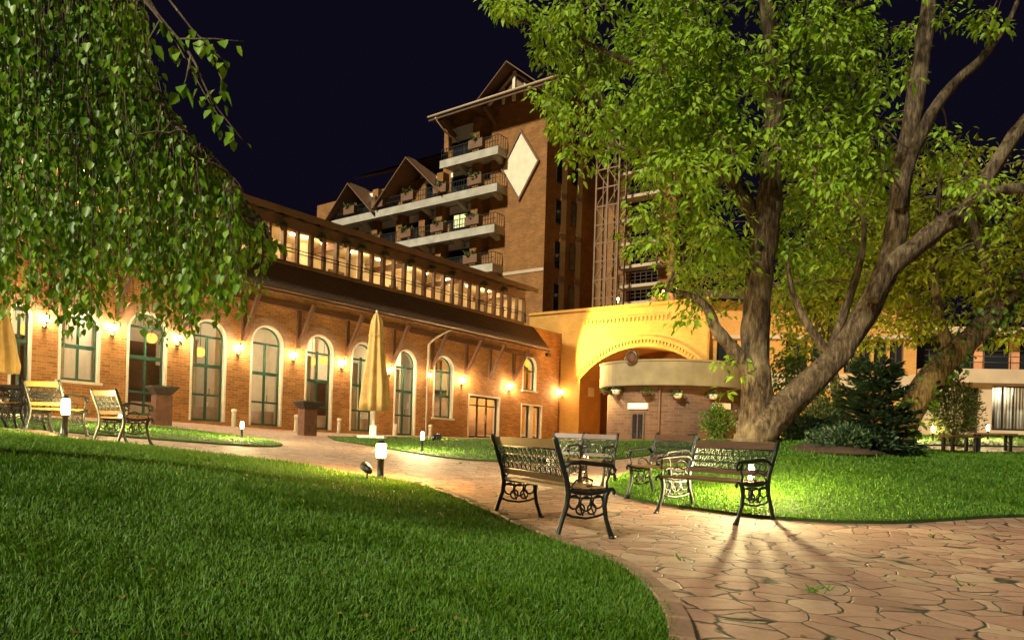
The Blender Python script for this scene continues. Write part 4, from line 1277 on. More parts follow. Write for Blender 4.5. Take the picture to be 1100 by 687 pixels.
# terrace on top of the ochre building: lanterns and pots seen against the tower
def terrace_lamp(px, py, label):
    s, z = Y.sz(px, py, -1.2)
    t = wthing('terrace_lamp', label, 'lamp', Y.xf((s, -1.2, ztop)), 'small lamps on the terrace')
    m_ = MB(Y.xf); m_.tube([(s, -1.2, ztop), (s, -1.2, z - .08)], .03, 6); m_.build('post', BLACK, t)
    m_ = MB(Y.xf); m_.sphere((s, -1.2, z), .08, 10); m_.build('globe', AMBERGLOW, t)
terrace_lamp(664, 321, 'small lit lamp on the terrace above the ochre arch')
terrace_lamp(713, 312, 'small lit lamp on the terrace near the maple branch')
def terrace_pot(px, label, h):
    s = Y.s(px, 320, -1)
    t = wthing('flower_pot', label, 'flower pot', Y.xf((s, -1.0, ztop)), 'terracotta pots along the terrace edge')
    m_ = MB(Y.xf); m_.lathe([(.18, 0), (.3, h * .7), (.33, h), (.27, h), (.24, h * .8), (.001, h * .78)], (s, -1.0, ztop), 14); m_.build('pot', plain_terra, t)
    n = 80; dd = rand_dir(n); dd[:, 2] = np.abs(dd[:, 2])
    base = np.array(Y.xf((s, -1.0, ztop + h * .8))) + dd * RNG.uniform(.05, .5, (n, 1))
    leaf_mesh('plant', base, dd, rand_dir(n), RNG.uniform(.15, .3, n), RNG.uniform(.06, .12, n), IVYLEAF, t)
plain_terra = plain('terracotta', (.42, .19, .09), .8, 0, .2, 6)
for px, h, lb in ((705, .6, 'terracotta pot on the terrace, left of its tall neighbour'), (723, .8, 'tall terracotta pot on the terrace next to the branch'), (744, .6, 'terracotta pot at the right end of the terrace edge')): terrace_pot(px, lb, h)

# ------------------------------------------------------------------ orange building behind the maple and pale building at the right
q = Vector(Y.xf((s_r, -.4, 0)))
R = Plane((q.x, q.y), (.98, -.2), (-.2, -.98))
ann = wthing('orange_building', 'orange lit building with a row of dark windows behind the maple', 'building', (q.x, q.y, 1))
r1 = R.s(984, 400)
zt_ = R.z(850, 322)
wz0, wz1 = R.z(940, 401), R.z(940, 366)
W_ = [(R.s(a), R.s(b), wz0, None, wz1) for a, b in ((905, 918), (921, 934), (937, 951), (954, 969))]
W_ += [(R.s(a), R.s(b), wz0, None, wz1) for a, b in ((768, 790), (842, 866), (870, 892))]
mb = MB(R.xf); wall(mb, -.3, r1, -1, zt_, W_, -.4, 0); mb.build('amber_wall', BRICK_O, ann)
mb = MB(R.xf); mb.box(-.3, r1, -9, -8.6, -1, zt_); mb.build('rear_wall', BRICK_O, ann)
for op in W_: window(R, ann, op, [], name='window', fmat=BRONZE, jamb=False, glass=DARKGLASS, cols=[.5])
mb = MB(R.xf); mb.box(-.3, r1, 0, .12, R.z(850, 364) - .0, R.z(850, 360)); mb.box(-.3, r1, 0, .06, R.z(940, 419), wz0 - .05); mb.build('plaster_band', PINK, ann)
mb = MB(R.xf); mb.face([(-.3, .5, zt_), (r1, .5, zt_), (r1, -5, zt_ + 1.6), (-.3, -5, zt_ + 1.6)]); mb.face([(-.3, .5, zt_ - .15), (r1, .5, zt_ - .15), (r1, -5, zt_ + 1.45), (-.3, -5, zt_ + 1.45)]); mb.build('roof', ROOF, ann)
ground_flood(960, 15.2, P(1040, 250, 18.5), 210, (1, .74, .22), 'ground floodlight behind the spruce, lighting the leaning tree', 120)
ground_flood(893, 24.5, R.xf((R.s(880), 0, 6.0)), 1500, (1, .56, .12), 'ground floodlight hidden behind the spruce, facing the orange building', 125)
q = Vector(R.xf((R.s(988), .3, 0)))
Cc = Plane((q.x, q.y), (.99, -.13), (-.13, -.99))
pale = wthing('pale_building', 'pale plaster building with glazed doors and upper terrace at the right edge', 'building', (q.x, q.y, 1.2))
c1 = Cc.s(1240)
zc0, zc1 = Cc.z(1080, 412), Cc.z(1080, 397)
zfoot = Cc.z(1082, 461)
gA = [(Cc.s(a), Cc.s(b), zfoot - .05, None, Cc.z(1082, 414.5)) for a, b in ((1065.5, 1104), (1112, 1150))]
dA = (Cc.s(1037), Cc.s(1052), zfoot - .2, None, Cc.z(1045, 416))
mb = MB(Cc.xf); wall(mb, 0, c1, -1, zc0, gA + [dA], -.4, 0); mb.build('plaster_wall', PINK, pale)
mb = MB(Cc.xf); mb.box(-.1, c1, -3, .35, zc0, zc1); mb.build('terrace_band', PINK, pale)
for op in gA: window(Cc, pale, op, [], name='glass_door', fmat=BLACK, jamb=False, cols=[.33, .66], glass=GLASS, fr=.06)
window(Cc, pale, dA, [], name='dark_door', fmat=BRONZE, jamb=False, cols=[], glass=DARKGLASS)
mb = MB(Cc.xf)
for s in np.arange(Cc.s(1064), c1, .16): mb.tube([(s, -1.2, zfoot - .2), (s, -1.2, zc0)], .075, 6)
mb.build('curtain', plain('grey_curtain', (.40, .38, .33), .9, 0, .15, 3), pale)
mb = MB(Cc.xf); mb.face([(0, -6, -1), (c1, -6, -1), (c1, -6, zc0), (0, -6, zc0)]); mb.build('rear_wall', PINK, pale)
uz1 = Cc.z(1080, 361, -2.5)
mb = MB(Cc.xf)
mb.box(0, c1, -6, -5.9, zc1, uz1)
for s in (Cc.s(1052, 380, -2.5), Cc.s(1090, 380, -2.5), Cc.s(1130, 380, -2.5)): mb.box(s - .25, s + .25, -3, -2.5, zc1, uz1)
mb.build('terrace_piers', plain_terra, pale)
mb = MB(Cc.xf); mb.box(0, c1, -2.62, -2.58, zc1, uz1); mb.build('terrace_glazing', DARKGLASS, pale)
mb = MB(Cc.xf); mb.box(-.2, c1, -6.2, -1.5, uz1, uz1 + .35); mb.build('terrace_roof', PINK, pale)
mb = MB(Cc.xf)
for zz in (.35, .65, .95): mb.tube([(0, .2, zc1 + zz), (c1, .2, zc1 + zz)], .022, 5)
for s in np.arange(.2, c1, 1.3): mb.tube([(s, .2, zc1), (s, .2, zc1 + .95)], .026, 5)
mb.build('railing', BLACK, pale)
point_light('room_light', Cc.xf((Cc.s(1085), -.8, zc0 - .3)), 28, (1, .85, .6), .2, pale)
point_light('terrace_light', Cc.xf((Cc.s(1060), -1.0, zc1 + 1.4)), 25, (1, .7, .35), .2, pale)
#@@OBJ
# ------------------------------------------------------------------ cast iron benches and armchairs
def bx_(z): return .02 - (z - .52) * .37                   # backrest plane
def make_seat(name, L, label, cat, wood_mat, group):
    t = thing(name, label, cat, (0, 0, 0), 0, group)
    for sgn in (-1, 1):
        y = sgn * L / 2
        v = lambda pts: [(x, y, z) for x, z in pts]
        m_ = MB()
        m_.tube(v([(-.06, 0), (-.045, .05), (-.01, .16), (.035, .28), (.05, .40), (.025, .52), (-.04, .68), (-.10, .84), (-.118, .87)]), [.026, .02, .019, .02, .024, .022, .021, .02, .013], 8, True, 1.25)
        m_.tube(v([(.53, 0), (.50, .06), (.455, .17), (.435, .28), (.445, .37), (.475, .415)]), [.026, .02, .018, .019, .022, .02], 8, True, 1.25)
        m_.tube(v([(.03, .42), (.14, .395), (.28, .385), (.40, .40), (.47, .42), (.52, .425), (.545, .40), (.53, .38)]), .017, 8)
        for x in (-.06, .53): m_.lathe([(.034, -.005), (.034, .012), (.02, .03)], (x, y, 0), 10)
        m_.build('end_frame', IRON, t)
        m_ = MB()
        m_.tube(v([(.0, .60), (.06, .645), (.18, .655), (.32, .64), (.43, .635), (.51, .625), (.545, .59), (.53, .555), (.495, .555), (.485, .58)]), [.016, .018, .02, .02, .02, .02, .018, .015, .012, .009], 8)
        m_.tube(v([(.465, .415), (.45, .48), (.475, .54), (.455, .63)]), [.016, .013, .013, .012], 6)
        m_.tube(v([(.06, .43), (.13, .50), (.22, .53), (.30, .50), (.29, .45), (.24, .45)]), .009, 6)
        m_.build('armrest', IRON, t)
        m_ = MB()
        for x, z, R in ((.115, .315, .058), (.24, .30, .062), (.365, .315, .055), (.18, .255, .045), (.30, .255, .045)):
            m_.torus((x, y, z), R, .0095, 'y', 14, 6)
        m_.tube(v([(.02, .22), (.10, .19), (.24, .175), (.36, .19), (.445, .22)]), .011, 6)
        m_.tube(v([(.05, .36), (.24, .345), (.44, .36)]), .009, 6)
        for x in (.18, .30): m_.tube(v([(x, .39), (x - .02, .30), (x + .03, .20)]), .008, 5)
        m_.build('scroll_panel', IRON, t)
    Y0, Y1 = -L / 2 + .012, L / 2 - .012
    m_ = MB()
    for k in range(6):
        x = .075 + k * .078; zz = .425 - .012 * math.sin(math.pi * k / 5)
        m_.box(x - .031, x + .031, Y0, Y1, zz - .012, zz + .012)
    m_.build('seat', wood_mat, t)
    for za, zb in ((.765, .845), (.475, .525)):
        m_ = MB()
        a, b = bx_(za), bx_(zb)
        m_.face([(a, Y0, za), (a, Y1, za), (b, Y1, zb), (b, Y0, zb)]); m_.face([(a + .026, Y0, za), (a + .026, Y1, za), (b + .026, Y1, zb), (b + .026, Y0, zb)])
        m_.face([(b, Y0, zb), (b, Y1, zb), (b + .026, Y1, zb), (b + .026, Y0, zb)]); m_.face([(a, Y0, za), (a, Y1, za), (a + .026, Y1, za), (a + .026, Y0, za)])
        for yy in (Y0, Y1): m_.face([(a, yy, za), (b, yy, zb), (b + .026, yy, zb), (a + .026, yy, za)])
        m_.build('backrest_rail', wood_mat, t)
    m_ = MB(lambda p: (bx_(p[2]) + .012 + p[1], p[0], p[2]))
    nn = max(5, int((L - .06) / .105)); dx = (L - .05) / nn
    for r_ in range(3):
        for k in range(nn + (r_ % 2 == 0)):
            yc = -L / 2 + .025 + (k + (.5 if r_ % 2 else 0)) * dx
            zc = .565 + r_ * .078
            m_.torus((yc, 0, zc), .05, .0075, 'y', 12, 5, .82)
            m_.tube([(yc - .022, 0, zc - .03), (yc + .012, 0, zc - .008), (yc - .012, 0, zc + .008), (yc + .022, 0, zc + .03)], .006, 4)
    for zz in (.532, .758): m_.tube([(-L / 2, 0, zz), (L / 2, 0, zz)], .008, 5)
    m_.build('lattice_panel', IRON, t)
    return t
BL, CL = 1.5, .62
used = set()
def seat_at(proto, L0, ra, rb, fwd_ref, label, depth=.5, zs=1.0, wd=None):
    """rear feet at pa, pb on the ground, facing the side of fwd_ref"""
    a, b = Vector(ra), Vector(rb)
    o = proto if proto.name not in used else copy_tree(proto)
    used.add(proto.name)
    c = (a + b) / 2; d = (b - a).xy
    f = Vector((d.y, -d.x)).normalized()
    if f.dot(Vector(fwd_ref).xy - c.xy) < 0: f = -f
    o.rotation_euler = (0, 0, math.atan2(f.y, f.x))
    base = c + Vector((f.x, f.y, 0)) * .06
    pts = [tz(p.x, p.y) for p in (a, b)] + [tz(p.x + f.x * .5, p.y + f.y * .5) for p in (a, b)]
    o.location = (base.x, base.y, max(min(pts), sum(pts) / 4 - .02) + .006)
    o.scale = (depth / .5, d.length / L0 if wd is None else wd, zs)
    o['label'] = label
    return o
bench = make_seat('park_bench', BL, 'bench', 'bench', SLAT, 'cast iron benches on the flagstones')
chair = make_seat('garden_armchair', CL, 'armchair', 'armchair', SLAT, 'cast iron armchairs in the garden')
chair2 = make_seat('garden_armchair', CL, 'armchair', 'armchair', SLAT2, 'cast iron armchairs in the garden')
seat_at(bench, BL, hit(597, 580), hit(530, 555), hit(643, 577), 'nearest cast iron bench with its latticed back turned to the left lawn', .46, 1.0)
seat_at(bench, BL, hit(745, 545), hit(830, 558), hit(716, 548), 'cast iron bench at the edge of the right lawn with a lamp behind it', .60, 1.0)
def chair_at(proto, px, d, face_deg, label, zs=1.0):
    """armchair whose seat centre stands at (px, d), facing face_deg (0 = to the right, -90 = to the camera)"""
    c = onground(px, d); f = Vector((math.cos(rad(face_deg)), math.sin(rad(face_deg)), 0)); r = Vector((-f.y, f.x, 0)) * CL / 2
    return seat_at(proto, CL, c - f * .28 - r, c - f * .28 + r, c + f, label, .5, zs)
chair_at(chair, 711, 9.55, 222, 'cast iron armchair just behind the bench by the right lawn')
chair_at(chair, 609, 12.6, 250, 'far cast iron armchair seen left of its twin behind the nearest bench')
chair_at(chair, 637, 12.0, 240, 'far cast iron armchair with a path lamp beside it behind nearest bench')
chair_at(chair2, 60, 11.6, 82, 'tan framed armchair beside the tall path lamp on the left')
chair_at(chair2, -4, 11.9, 60, 'tan framed armchair cut by the left picture edge')
chair_at(chair, 20, 13.4, 80, 'dark armchair between the two tan framed ones on the left')
chair_at(chair, 131, 11.6, 62, 'dark armchair right of the tall path lamp, below left bowl planter')

# ------------------------------------------------------------------ garden path lights
def path_light(px, d, label, h=.55, glow=PATHGLOW, r=.035, lantern=False, dz=0):
    g = onground(px, d); g.z += dz
    t = thing('path_light', label, 'path light', g, 0, 'lit path lights in the garden')
    m_ = MB(); m_.lathe([(r * 1.9, -.06), (r * 1.9, .015), (r * .85, .03), (r * .8, h * .52), (r * 1.1, h * .53), (r * 1.1, h * .56)], (0, 0, 0), 14); m_.build('post', BLACK, t)
    m_ = MB(); m_.lathe([(r * .9, h * .565), (r * 1.15, h * .75), (r * .9, h * .93)], (0, 0, 0), 14); m_.build('diffuser', glow, t)
    m_ = MB()
    m_.lathe([(r * 1.1, h * .93), (r * 1.1, h * .95), (r * .6, h), (.001, h * 1.01)], (0, 0, 0), 14)
    for k in range(4):
        a = k * math.pi / 2 + .4; m_.tube([(r * 1.22 * math.cos(a), r * 1.22 * math.sin(a), h * .55), (r * 1.22 * math.cos(a), r * 1.22 * math.sin(a), h * .94)], .005, 4)
    m_.build('cap', BLACK, t)
    return t
path_light(70, 11.0, 'tall lit path light between the left armchairs', .66, glow=TALLGLOW, r=.05)
path_light(129, 19, 'lit path light glowing behind the dark armchair on the left', .5)
path_light(260, 18.5, 'lit path light on the left grass strip below the arcade', .5)
path_light(410, 10.4, 'amber lantern path light on the edge of the left lawn', .56, AMBERGLOW, .062)
path_light(454, 18.4, 'lit path light on the grass right of the closed parasol', .56)
path_light(630, 13.0, 'lit path light beside the far armchairs behind the nearest bench', .5)
path_light(808, 8.9, 'lit path light behind the bench at the right lawn edge', .50)
path_light(1002, 20.5, 'lit path light near the rounded shrub on the right', .5)
path_light(1061, 21.5, 'lit path light before the glazed doors of the pale building', .5)
def spotlight(px, d, aim, label):
    g = onground(px, d)
    t = thing('garden_spotlight', label, 'spotlight', g, aim, 'small dark spotlights in the grass')
    m_ = MB(); m_.tube([(0, 0, -.06), (0, 0, .14)], .016, 6); m_.build('spike', BLACK, t)
    m_ = MB(); m_.tube([(-.09, 0, .13), (-.02, 0, .16), (.10, 0, .21), (.105, 0, .212)], [.03, .06, .07, .05], 10); m_.build('head', BLACK, t)
    return t
spotlight(396, 10.0, 2.2, 'small dark garden spotlight next to the amber lantern')
spotlight(466, 24, 1.2, 'small dark garden spotlight on grass right of the parasol')

# ------------------------------------------------------------------ planters, parasols, posts
def bowl_planter(px, d, label):
    g = onground(px, d)
    t = thing('bowl_planter', label, 'planter', g, .75, 'rusty pedestals with wide bowls')
    m_ = MB(); m_.box(-.25, .25, -.25, .25, -.2, .95); m_.build('pedestal', CORTEN, t)
    m_ = MB()
    a, b = .22, .40
    for z0_, z1_, r0, r1 in ((.955, 1.20, a, b), (1.20, 1.24, b, b)):
        lo = [(-r0, -r0, z0_), (r0, -r0, z0_), (r0, r0, z0_), (-r0, r0, z0_)]; hi = [(-r1, -r1, z1_), (r1, -r1, z1_), (r1, r1, z1_), (-r1, r1, z1_)]
        for i in range(4):
            j = (i + 1) % 4; m_.face([lo[i], lo[j], hi[j], hi[i]])
    m_.face([(-.385, -.385, 1.2), (.385, -.385, 1.2), (.385, .385, 1.2), (-.385, .385, 1.2)]); m_.face([(-.22, -.22, .955), (.22, -.22, .955), (.22, .22, .955), (-.22, .22, .955)])
    m_.build('bowl', DARKIRON, t)
    n = 160
    base = np.stack([RNG.uniform(-.33, .33, n), RNG.uniform(-.33, .33, n), np.full(n, 1.2)], 1)
    dd = rand_dir(n); dd[:, 2] = np.abs(dd[:, 2]) + .2
    leaf_mesh('low_plants', base, dd, rand_dir(n), RNG.uniform(.06, .13, n), RNG.uniform(.03, .06, n), SHRUBLEAF, t)
bowl_planter(173, 23.5, 'rusty pedestal with dark bowl, nearer the birch, before the arcade')
bowl_planter(330, 26.5, 'rusty pedestal with dark bowl left of the closed parasol')
def parasol(px, d, ytop, ybot, label):
    g = onground(px, d); top = P(px, ytop, d).z - g.z; bot = P(px, ybot, d).z - g.z
    t = thing('parasol', label, 'parasol', g, 0, 'closed ochre parasols on the terrace')
    m_ = MB(); m_.tube([(0, 0, -.1), (0, 0, top - .2)], .055, 10); m_.build('pole', WHITE, t)
    m_ = MB()
    m_.box(-.5, .5, -.5, .5, -.1, .12); m_.box(-.12, .12, -.12, .12, .12, .5); m_.build('base', WHITE, t)
    H_ = top - bot
    ph = RNG.uniform(0, 6.28, 8)
    def fold(a, i):
        k = i / 9
        return 1 + (.10 + .16 * k) * math.sin(8 * a + ph[0] + .5 * k) + (.06 + .05 * math.sin(i * 1.7 + ph[2])) * math.sin(3 * a + ph[1] + .35 * i) + .035 * math.sin(13 * a + 2.1 * i + ph[3])
    m_ = MB(); m_.lathe([(.03, top), (.10, top - .03 * H_), (.20, top - .10 * H_), (.24, top - .20 * H_), (.25, top - .30 * H_), (.30, top - .45 * H_), (.36, top - .6 * H_), (.42, top - .75 * H_), (.46, top - .9 * H_), (.45, bot + .0)], (0, 0, 0), 64, fold); m_.build('canopy', CANVAS, t)
    m_ = MB(); m_.torus((0, 0, top - .24 * H_), .27, .02, 'z', 20, 6); m_.build('strap', CANVAS, t)
    m_ = MB(); m_.sphere((0, 0, top + .03), .045, 8); m_.build('finial', WHITE, t)
parasol(401, 27, 335, 441, 'closed ochre parasol standing before the middle of the arcade')
parasol(-6, 20, 312, 400, 'closed ochre parasol cut by the left picture edge')
def stone_post(px, y0, y1, label):
    s, z = A.sz(px, y1, 1.3)
    p = Vector(A.xf((s, 1.3, z))); zt = A.sz(px, y0, 1.3)[1] - z
    g = tz(p.x, p.y)
    t = thing('bollard', label, 'bollard', (p.x, p.y, g), 0, 'short pale posts along the arcade')
    h = p.z + zt - g
    m_ = MB(); m_.lathe([(.11, -.1), (.11, .04), (.085, .07), (.08, h - .12)], (0, 0, 0), 12); m_.build('shaft', GREY, t)
    m_ = MB(); m_.lathe([(.08, h - .12), (.10, h - .10), (.10, h - .02), (.07, h), (.001, h + .01)], (0, 0, 0), 12); m_.build('head', WHITE, t)
for px, a, b, lb in ((251, 439, 455, 'short pale post between the two arched doors right of the birch'), (318, 445, 463, 'short pale post beside the right bowl planter'), (364, 449, 464, 'short pale post left of the parasol'),
                     (424, 455, 467, 'short pale post right of the closed parasol'), (462, 456, 468, 'short pale post under the exit sign window')):
    stone_post(px, a, b, lb)
def far_bench(px, d, rz, label):
    g = onground(px, d)
    t = thing('plank_bench', label, 'bench', g, rz, 'low plank seats by the small path')
    m_ = MB()
    for k in range(4): m_.box(-.5, .5, -.2 + k * .105, -.2 + k * .105 + .085, .40, .445)
    m_.build('seat', TIMBER2, t)
    for x in (-.36, .36):
        m_ = MB(); m_.prism([(x - .03, .40), (x + .03, .40), (x + .03, -.05), (x - .03, -.05)], -.16, -.10); m_.prism([(x - .03, .40), (x + .03, .40), (x + .03, -.05), (x - .03, -.05)], .10, .16)
        m_.beam((x, -.13, .2), (x, .13, .2), .04, .04); m_.build('leg', BLACK, t)
far_bench(1031, 17.6, .3, 'low plank seat by the small path, left of two')
far_bench(1066, 18.4, -.2, 'low plank seat by the small path, nearer the right edge')

# ------------------------------------------------------------------ trees
def polyline(pts, n=4):
    """smooth a list of (Vector, radius)"""
    P_ = [Vector(p) for p, r in pts]; R_ = [r for p, r in pts]
    out = []
    for i in range(len(P_) - 1):
        p0, p1, p2, p3 = P_[max(i - 1, 0)], P_[i], P_[i + 1], P_[min(i + 2, len(P_) - 1)]
        for k in range(n):
            t = k / n; t2, t3 = t * t, t * t * t
            out.append((.5 * ((2 * p1) + (p2 - p0) * t + (2 * p0 - 5 * p1 + 4 * p2 - p3) * t2 + (3 * p1 - p0 - 3 * p2 + p3) * t3), R_[i] + (R_[i + 1] - R_[i]) * t))
    out.append((P_[-1], R_[-1]))
    return out
def limb_mesh(mb, pts, n=14, rough=.07):
    line = polyline(pts, 5)
    ph = random.uniform(0, 6)
    i0 = len(mb.v)
    mb.tube([p for p, r in line], [r * (1 + rough * math.sin(i * 1.3 + ph) * .5) for i, (p, r) in enumerate(line)], n)
    # ribs and swellings of the bark
    L = len(line)
    for i in range(L):
        c, r = line[i]
        for k in range(n):
            v = Vector(mb.v[i0 + i * n + k]); dv = v - c
            s = 1 + rough * (math.sin(k * 2.4 + i * .35 + ph) + .6 * math.sin(k * 5.1 - i * .5 + ph * 2) + .5 * math.sin(i * 1.9 + k))
            mb.v[i0 + i * n + k] = tuple(c + dv * s)
    return line
def grow(mb, skel, tips, rmin=.006, rmax=.05, sag=.04, n=5):
    """join every tip to the nearest limb or twig already there"""
    sk = np.array([p[:] for p, r in skel]); tips = np.array(tips)
    d0 = np.min(np.linalg.norm(tips[:, None] - sk[None], axis=2), 1)
    order = np.argsort(d0)
    pts = [*sk]; par = [-1] * len(sk); plen = [0.0] * len(sk); cnt = [0] * len(sk)
    arr = np.zeros((len(sk) + len(tips), 3)); arr[:len(sk)] = sk
    pl = np.zeros(len(arr)); N = len(sk)
    parent = -np.ones(len(arr), int)
    for t in order:
        d = np.linalg.norm(arr[:N] - tips[t], axis=1)
        j = int(np.argmin(d + .35 * pl[:N]))
        arr[N] = tips[t]; parent[N] = j; pl[N] = pl[j] + d[j]; N += 1
    count = np.ones(N)
    for i in range(N - 1, len(sk) - 1, -1): count[parent[i]] += count[i]
    for i in range(len(sk), N):
        a, b = Vector(arr[parent[i]]), Vector(arr[i])
        L = (b - a).length
        r1 = min(rmax, rmin * math.sqrt(count[i])); r0 = min(rmax, r1 * 1.25)
        m = a.lerp(b, .5) + Vector((random.uniform(-1, 1), random.uniform(-1, 1), random.uniform(-.3, 1.4))) * L * .09
        mb.tube([a, m, b], [r0, (r0 + r1) / 2, r1], n, cap=False)
def sin_noise(p, s, ph):
    return (np.sin(p[:, 0] * s + ph) + np.sin(p[:, 1] * s * 1.1 + 2.1 * ph + 1.3 * np.sin(p[:, 2] * s * .8)) + np.sin(p[:, 2] * s * 1.3 + .7 * ph + np.sin(p[:, 0] * s * .7))) / 3
def blob_tips(blobs, per, thr=-.35, scale=2.2, ph=1.0):
    out = []
    for cx, cy, rx, ry, w, d0, d1 in blobs:
        n = max(4, int(rx * ry * per * w))
        a = RNG.normal(size=(n, 3)); a /= np.linalg.norm(a, axis=1, keepdims=True); a *= RNG.random((n, 1)) ** .42
        for q in a:
            d = (d0 + d1) / 2 + (d1 - d0) / 2 * q[2]
            out.append(P(cx + rx * q[0], cy + ry * q[1], d)[:])
    out = np.array(out)
    return out[sin_noise(out, scale, ph) > thr]
def sprays(tips, per, spread, L0, L1, droop, ratio=.46):
    n = len(tips) * per
    base = np.repeat(tips, per, 0)
    dd = RNG.normal(size=(n, 3)); dd[:, 2] = dd[:, 2] * .5
    dd /= np.linalg.norm(dd, axis=1, keepdims=True)
    base = base + dd * RNG.uniform(.15, 1, (n, 1)) * spread + np.array([0, 0, -.02])
    ax = dd + np.array([0, 0, -droop]) + RNG.normal(size=(n, 3)) * .25
    L = RNG.uniform(L0, L1, n)
    nr = RNG.normal(size=(n, 3)) * .5 + np.array([0, -.35, 1.0])
    return base, ax, nr, L, L * ratio * RNG.uniform(.8, 1.2, n)

def make_tree(name, label, group, limbs, blobs, per, leafmat, leaf, thr, spread=.30, perleaf=9, scale=2.2, ph=1.0, extra=None, twigr=.005, bark=None, base=None):
    b0 = base or limbs[0][0][0]
    t = wthing(name, label, 'tree', (b0[0], b0[1], tz(b0[0], b0[1])), group)
    mb = MB(); skel = []
    for i, l in enumerate(limbs):
        skel += limb_mesh(mb, l, 18 if i < 2 else 12)
    mb.build('trunk', bark or BARK, t)
    tips = blob_tips(blobs, per, thr, scale, ph)
    if len(tips):
        m2 = MB(); grow(m2, [s for s in skel if s[1] < .3], tips, twigr, .05)
        m2.build('twigs', TWIG, t)
        leaf_mesh('crown', *sprays(tips, perleaf, spread, *leaf), leafmat, t)
    return t
def L(pts, d=14.0):
    out = []
    for q in pts:
        px, py, r = q[:3]; dd = q[3] if len(q) > 3 else d
        out.append((P(px, py, dd), r))
    return out
maple_limbs = [
    L([(811, 486, 0.570), (812, 474, 0.432), (813, 462, 0.368), (814, 440, 0.327), (812, 400, 0.276), (811, 350, 0.253), (815, 300, 0.244), (822, 250, 0.258), (826, 215, 0.239), (829, 170, 0.175), (831, 110, 0.152), (828, 50, 0.138), (822, -10, 0.120), (815, -120, .07)]),
    L([(812, 478, .22), (817, 464, .30), (836, 444, .305), (866, 415, .25), (903, 377, .225), (930, 335, .21), (948, 298, .215), (958, 276, .19)], 13.8),
    L([(944, 312, .15), (957, 276, .195), (964, 240, .19), (969, 190, .18), (978, 140, .165), (987, 80, .155), (996, 20, .14), (1004, -60, .1), (1010, -150, .05)], 13.7),
    L([(936, 322, .14), (956, 288, .19), (982, 266, .185), (1015, 240, .175), (1044, 222, .165), (1060, 192, .14), (1083, 155, .12), (1102, 130, .11), (1140, 90, .07)], 13.4),
    L([(1044, 222, .12), (1068, 207, .10), (1098, 203, .09), (1150, 212, .07)], 13.2),
    L([(966, 225, .09), (970, 200, .115), (978, 172, .115), (1000, 123, .105), (1027, 88, .09), (1055, 62, .075), (1085, 20, .045), (1100, -20, .03)], 13.5),
    L([(820, 268, .15), (813, 238, .17), (801, 215, .15), (783, 190, .13), (770, 140, .105), (755, 60, .08), (745, -30, .05)], 14.2),
    L([(830, 160, .13), (842, 105, .11), (858, 60, .10), (896, 22, .08), (925, 2, .065), (960, -30, .045)], 13.8),
    L([(808, 398, .17), (787, 374, .135), (769, 353, .115), (760, 332, .09), (744, 318, .06), (712, 310, .03)], 13.9),
    L([(893, 388, .11), (880, 367, .09), (863, 341, .075), (850, 308, .05), (845, 270, .03)], 13.9),
    L([(888, 392, .11), (904, 343, .09), (921, 292, .07), (928, 255, .045), (925, 215, .03)], 14.1),
    L([(782, 190, .08), (740, 170, .06), (690, 165, .045), (640, 150, .03), (590, 130, .015)], 13.8),
    L([(770, 140, .07), (720, 90, .06), (660, 60, .045), (600, 35, .03), (530, 15, .015)], 13.4),
]
maple_blobs = [
    (700, 55, 135, 75, 1.1, 11.5, 16), (660, 115, 78, 52, 1.1, 12, 15.5), (602, 104, 28, 18, .9, 12.5, 14.5), (638, 180, 34, 40, .8, 12.5, 14.8), (632, 232, 24, 20, .8, 13, 14.6),
    (540, 6, 52, 14, 1.0, 12.5, 14.5), (622, 18, 52, 28, 1.0, 12, 15), (760, 140, 95, 95, 1.1, 11.5, 16.5), (700, 190, 55, 55, .65, 12, 16), (705, 258, 42, 40, .4, 12.5, 15.5), (740, 308, 36, 20, .25, 13, 15),
    (780, 250, 50, 60, .7, 12, 16), (850, 50, 95, 80, 1.0, 11.5, 16), (885, 170, 85, 75, 1.0, 11.5, 16.5), (935, 70, 60, 75, .8, 12, 16), (870, 260, 65, 55, .7, 13.5, 17), (940, 200, 45, 60, .6, 14, 17),
    (990, 20, 35, 24, .5, 12, 15), (1066, 20, 38, 18, .5, 12, 15), (1010, 158, 34, 28, .35, 12.5, 15.5), (1050, 205, 50, 22, .45, 12.3, 14.5), (1085, 235, 28, 26, .5, 12.5, 14.5), (782, 412, 22, 34, .8, 13, 14.4), (755, 335, 35, 18, .35, 13, 14.6),
    (700, -60, 200, 60, .5, 11, 17), (900, -60, 190, 60, .5, 11, 17), (1060, -50, 90, 45, .4, 11, 16)]
make_tree('maple_tree', 'big forked maple with light green leaves rising from the right lawn', 'broadleaf trees', maple_limbs, maple_blobs, .060, MAPLELEAF, (.09, .18, .75), -.12, .24, 13, 2.3, 1.0)
lean = [L([(958, 480, .34), (976, 447, .30), (1003, 402, .29), (1040, 366, .27), (1066, 340, .25), (1087, 313, .22), (1112, 288, .19), (1160, 240, .12)], 17.5),
        L([(1022, 385, .14), (1012, 350, .11), (1004, 300, .085), (1006, 240, .06), (1012, 180, .04)], 17.6),
        L([(1066, 340, .13), (1060, 290, .1), (1045, 240, .08), (1040, 190, .05)], 18)]
lean_blobs = [(1000, 265, 60, 60, .9, 16.5, 21), (1060, 280, 55, 60, .9, 16.5, 21), (960, 310, 45, 45, .7, 17, 21), (1090, 330, 40, 45, .6, 16.5, 19.5), (1030, 190, 60, 40, .6, 17, 21), (1000, 345, 40, 28, .6, 17, 20), (1120, 220, 40, 60, .6, 16, 20)]
make_tree('leaning_tree', 'leaning ivy clad tree with yellow green crown near the pale building', 'broadleaf trees', lean, lean_blobs, .085, FARLEAF, (.13, .21, .6), -.6, .36, 10, 2.0, 2.0)
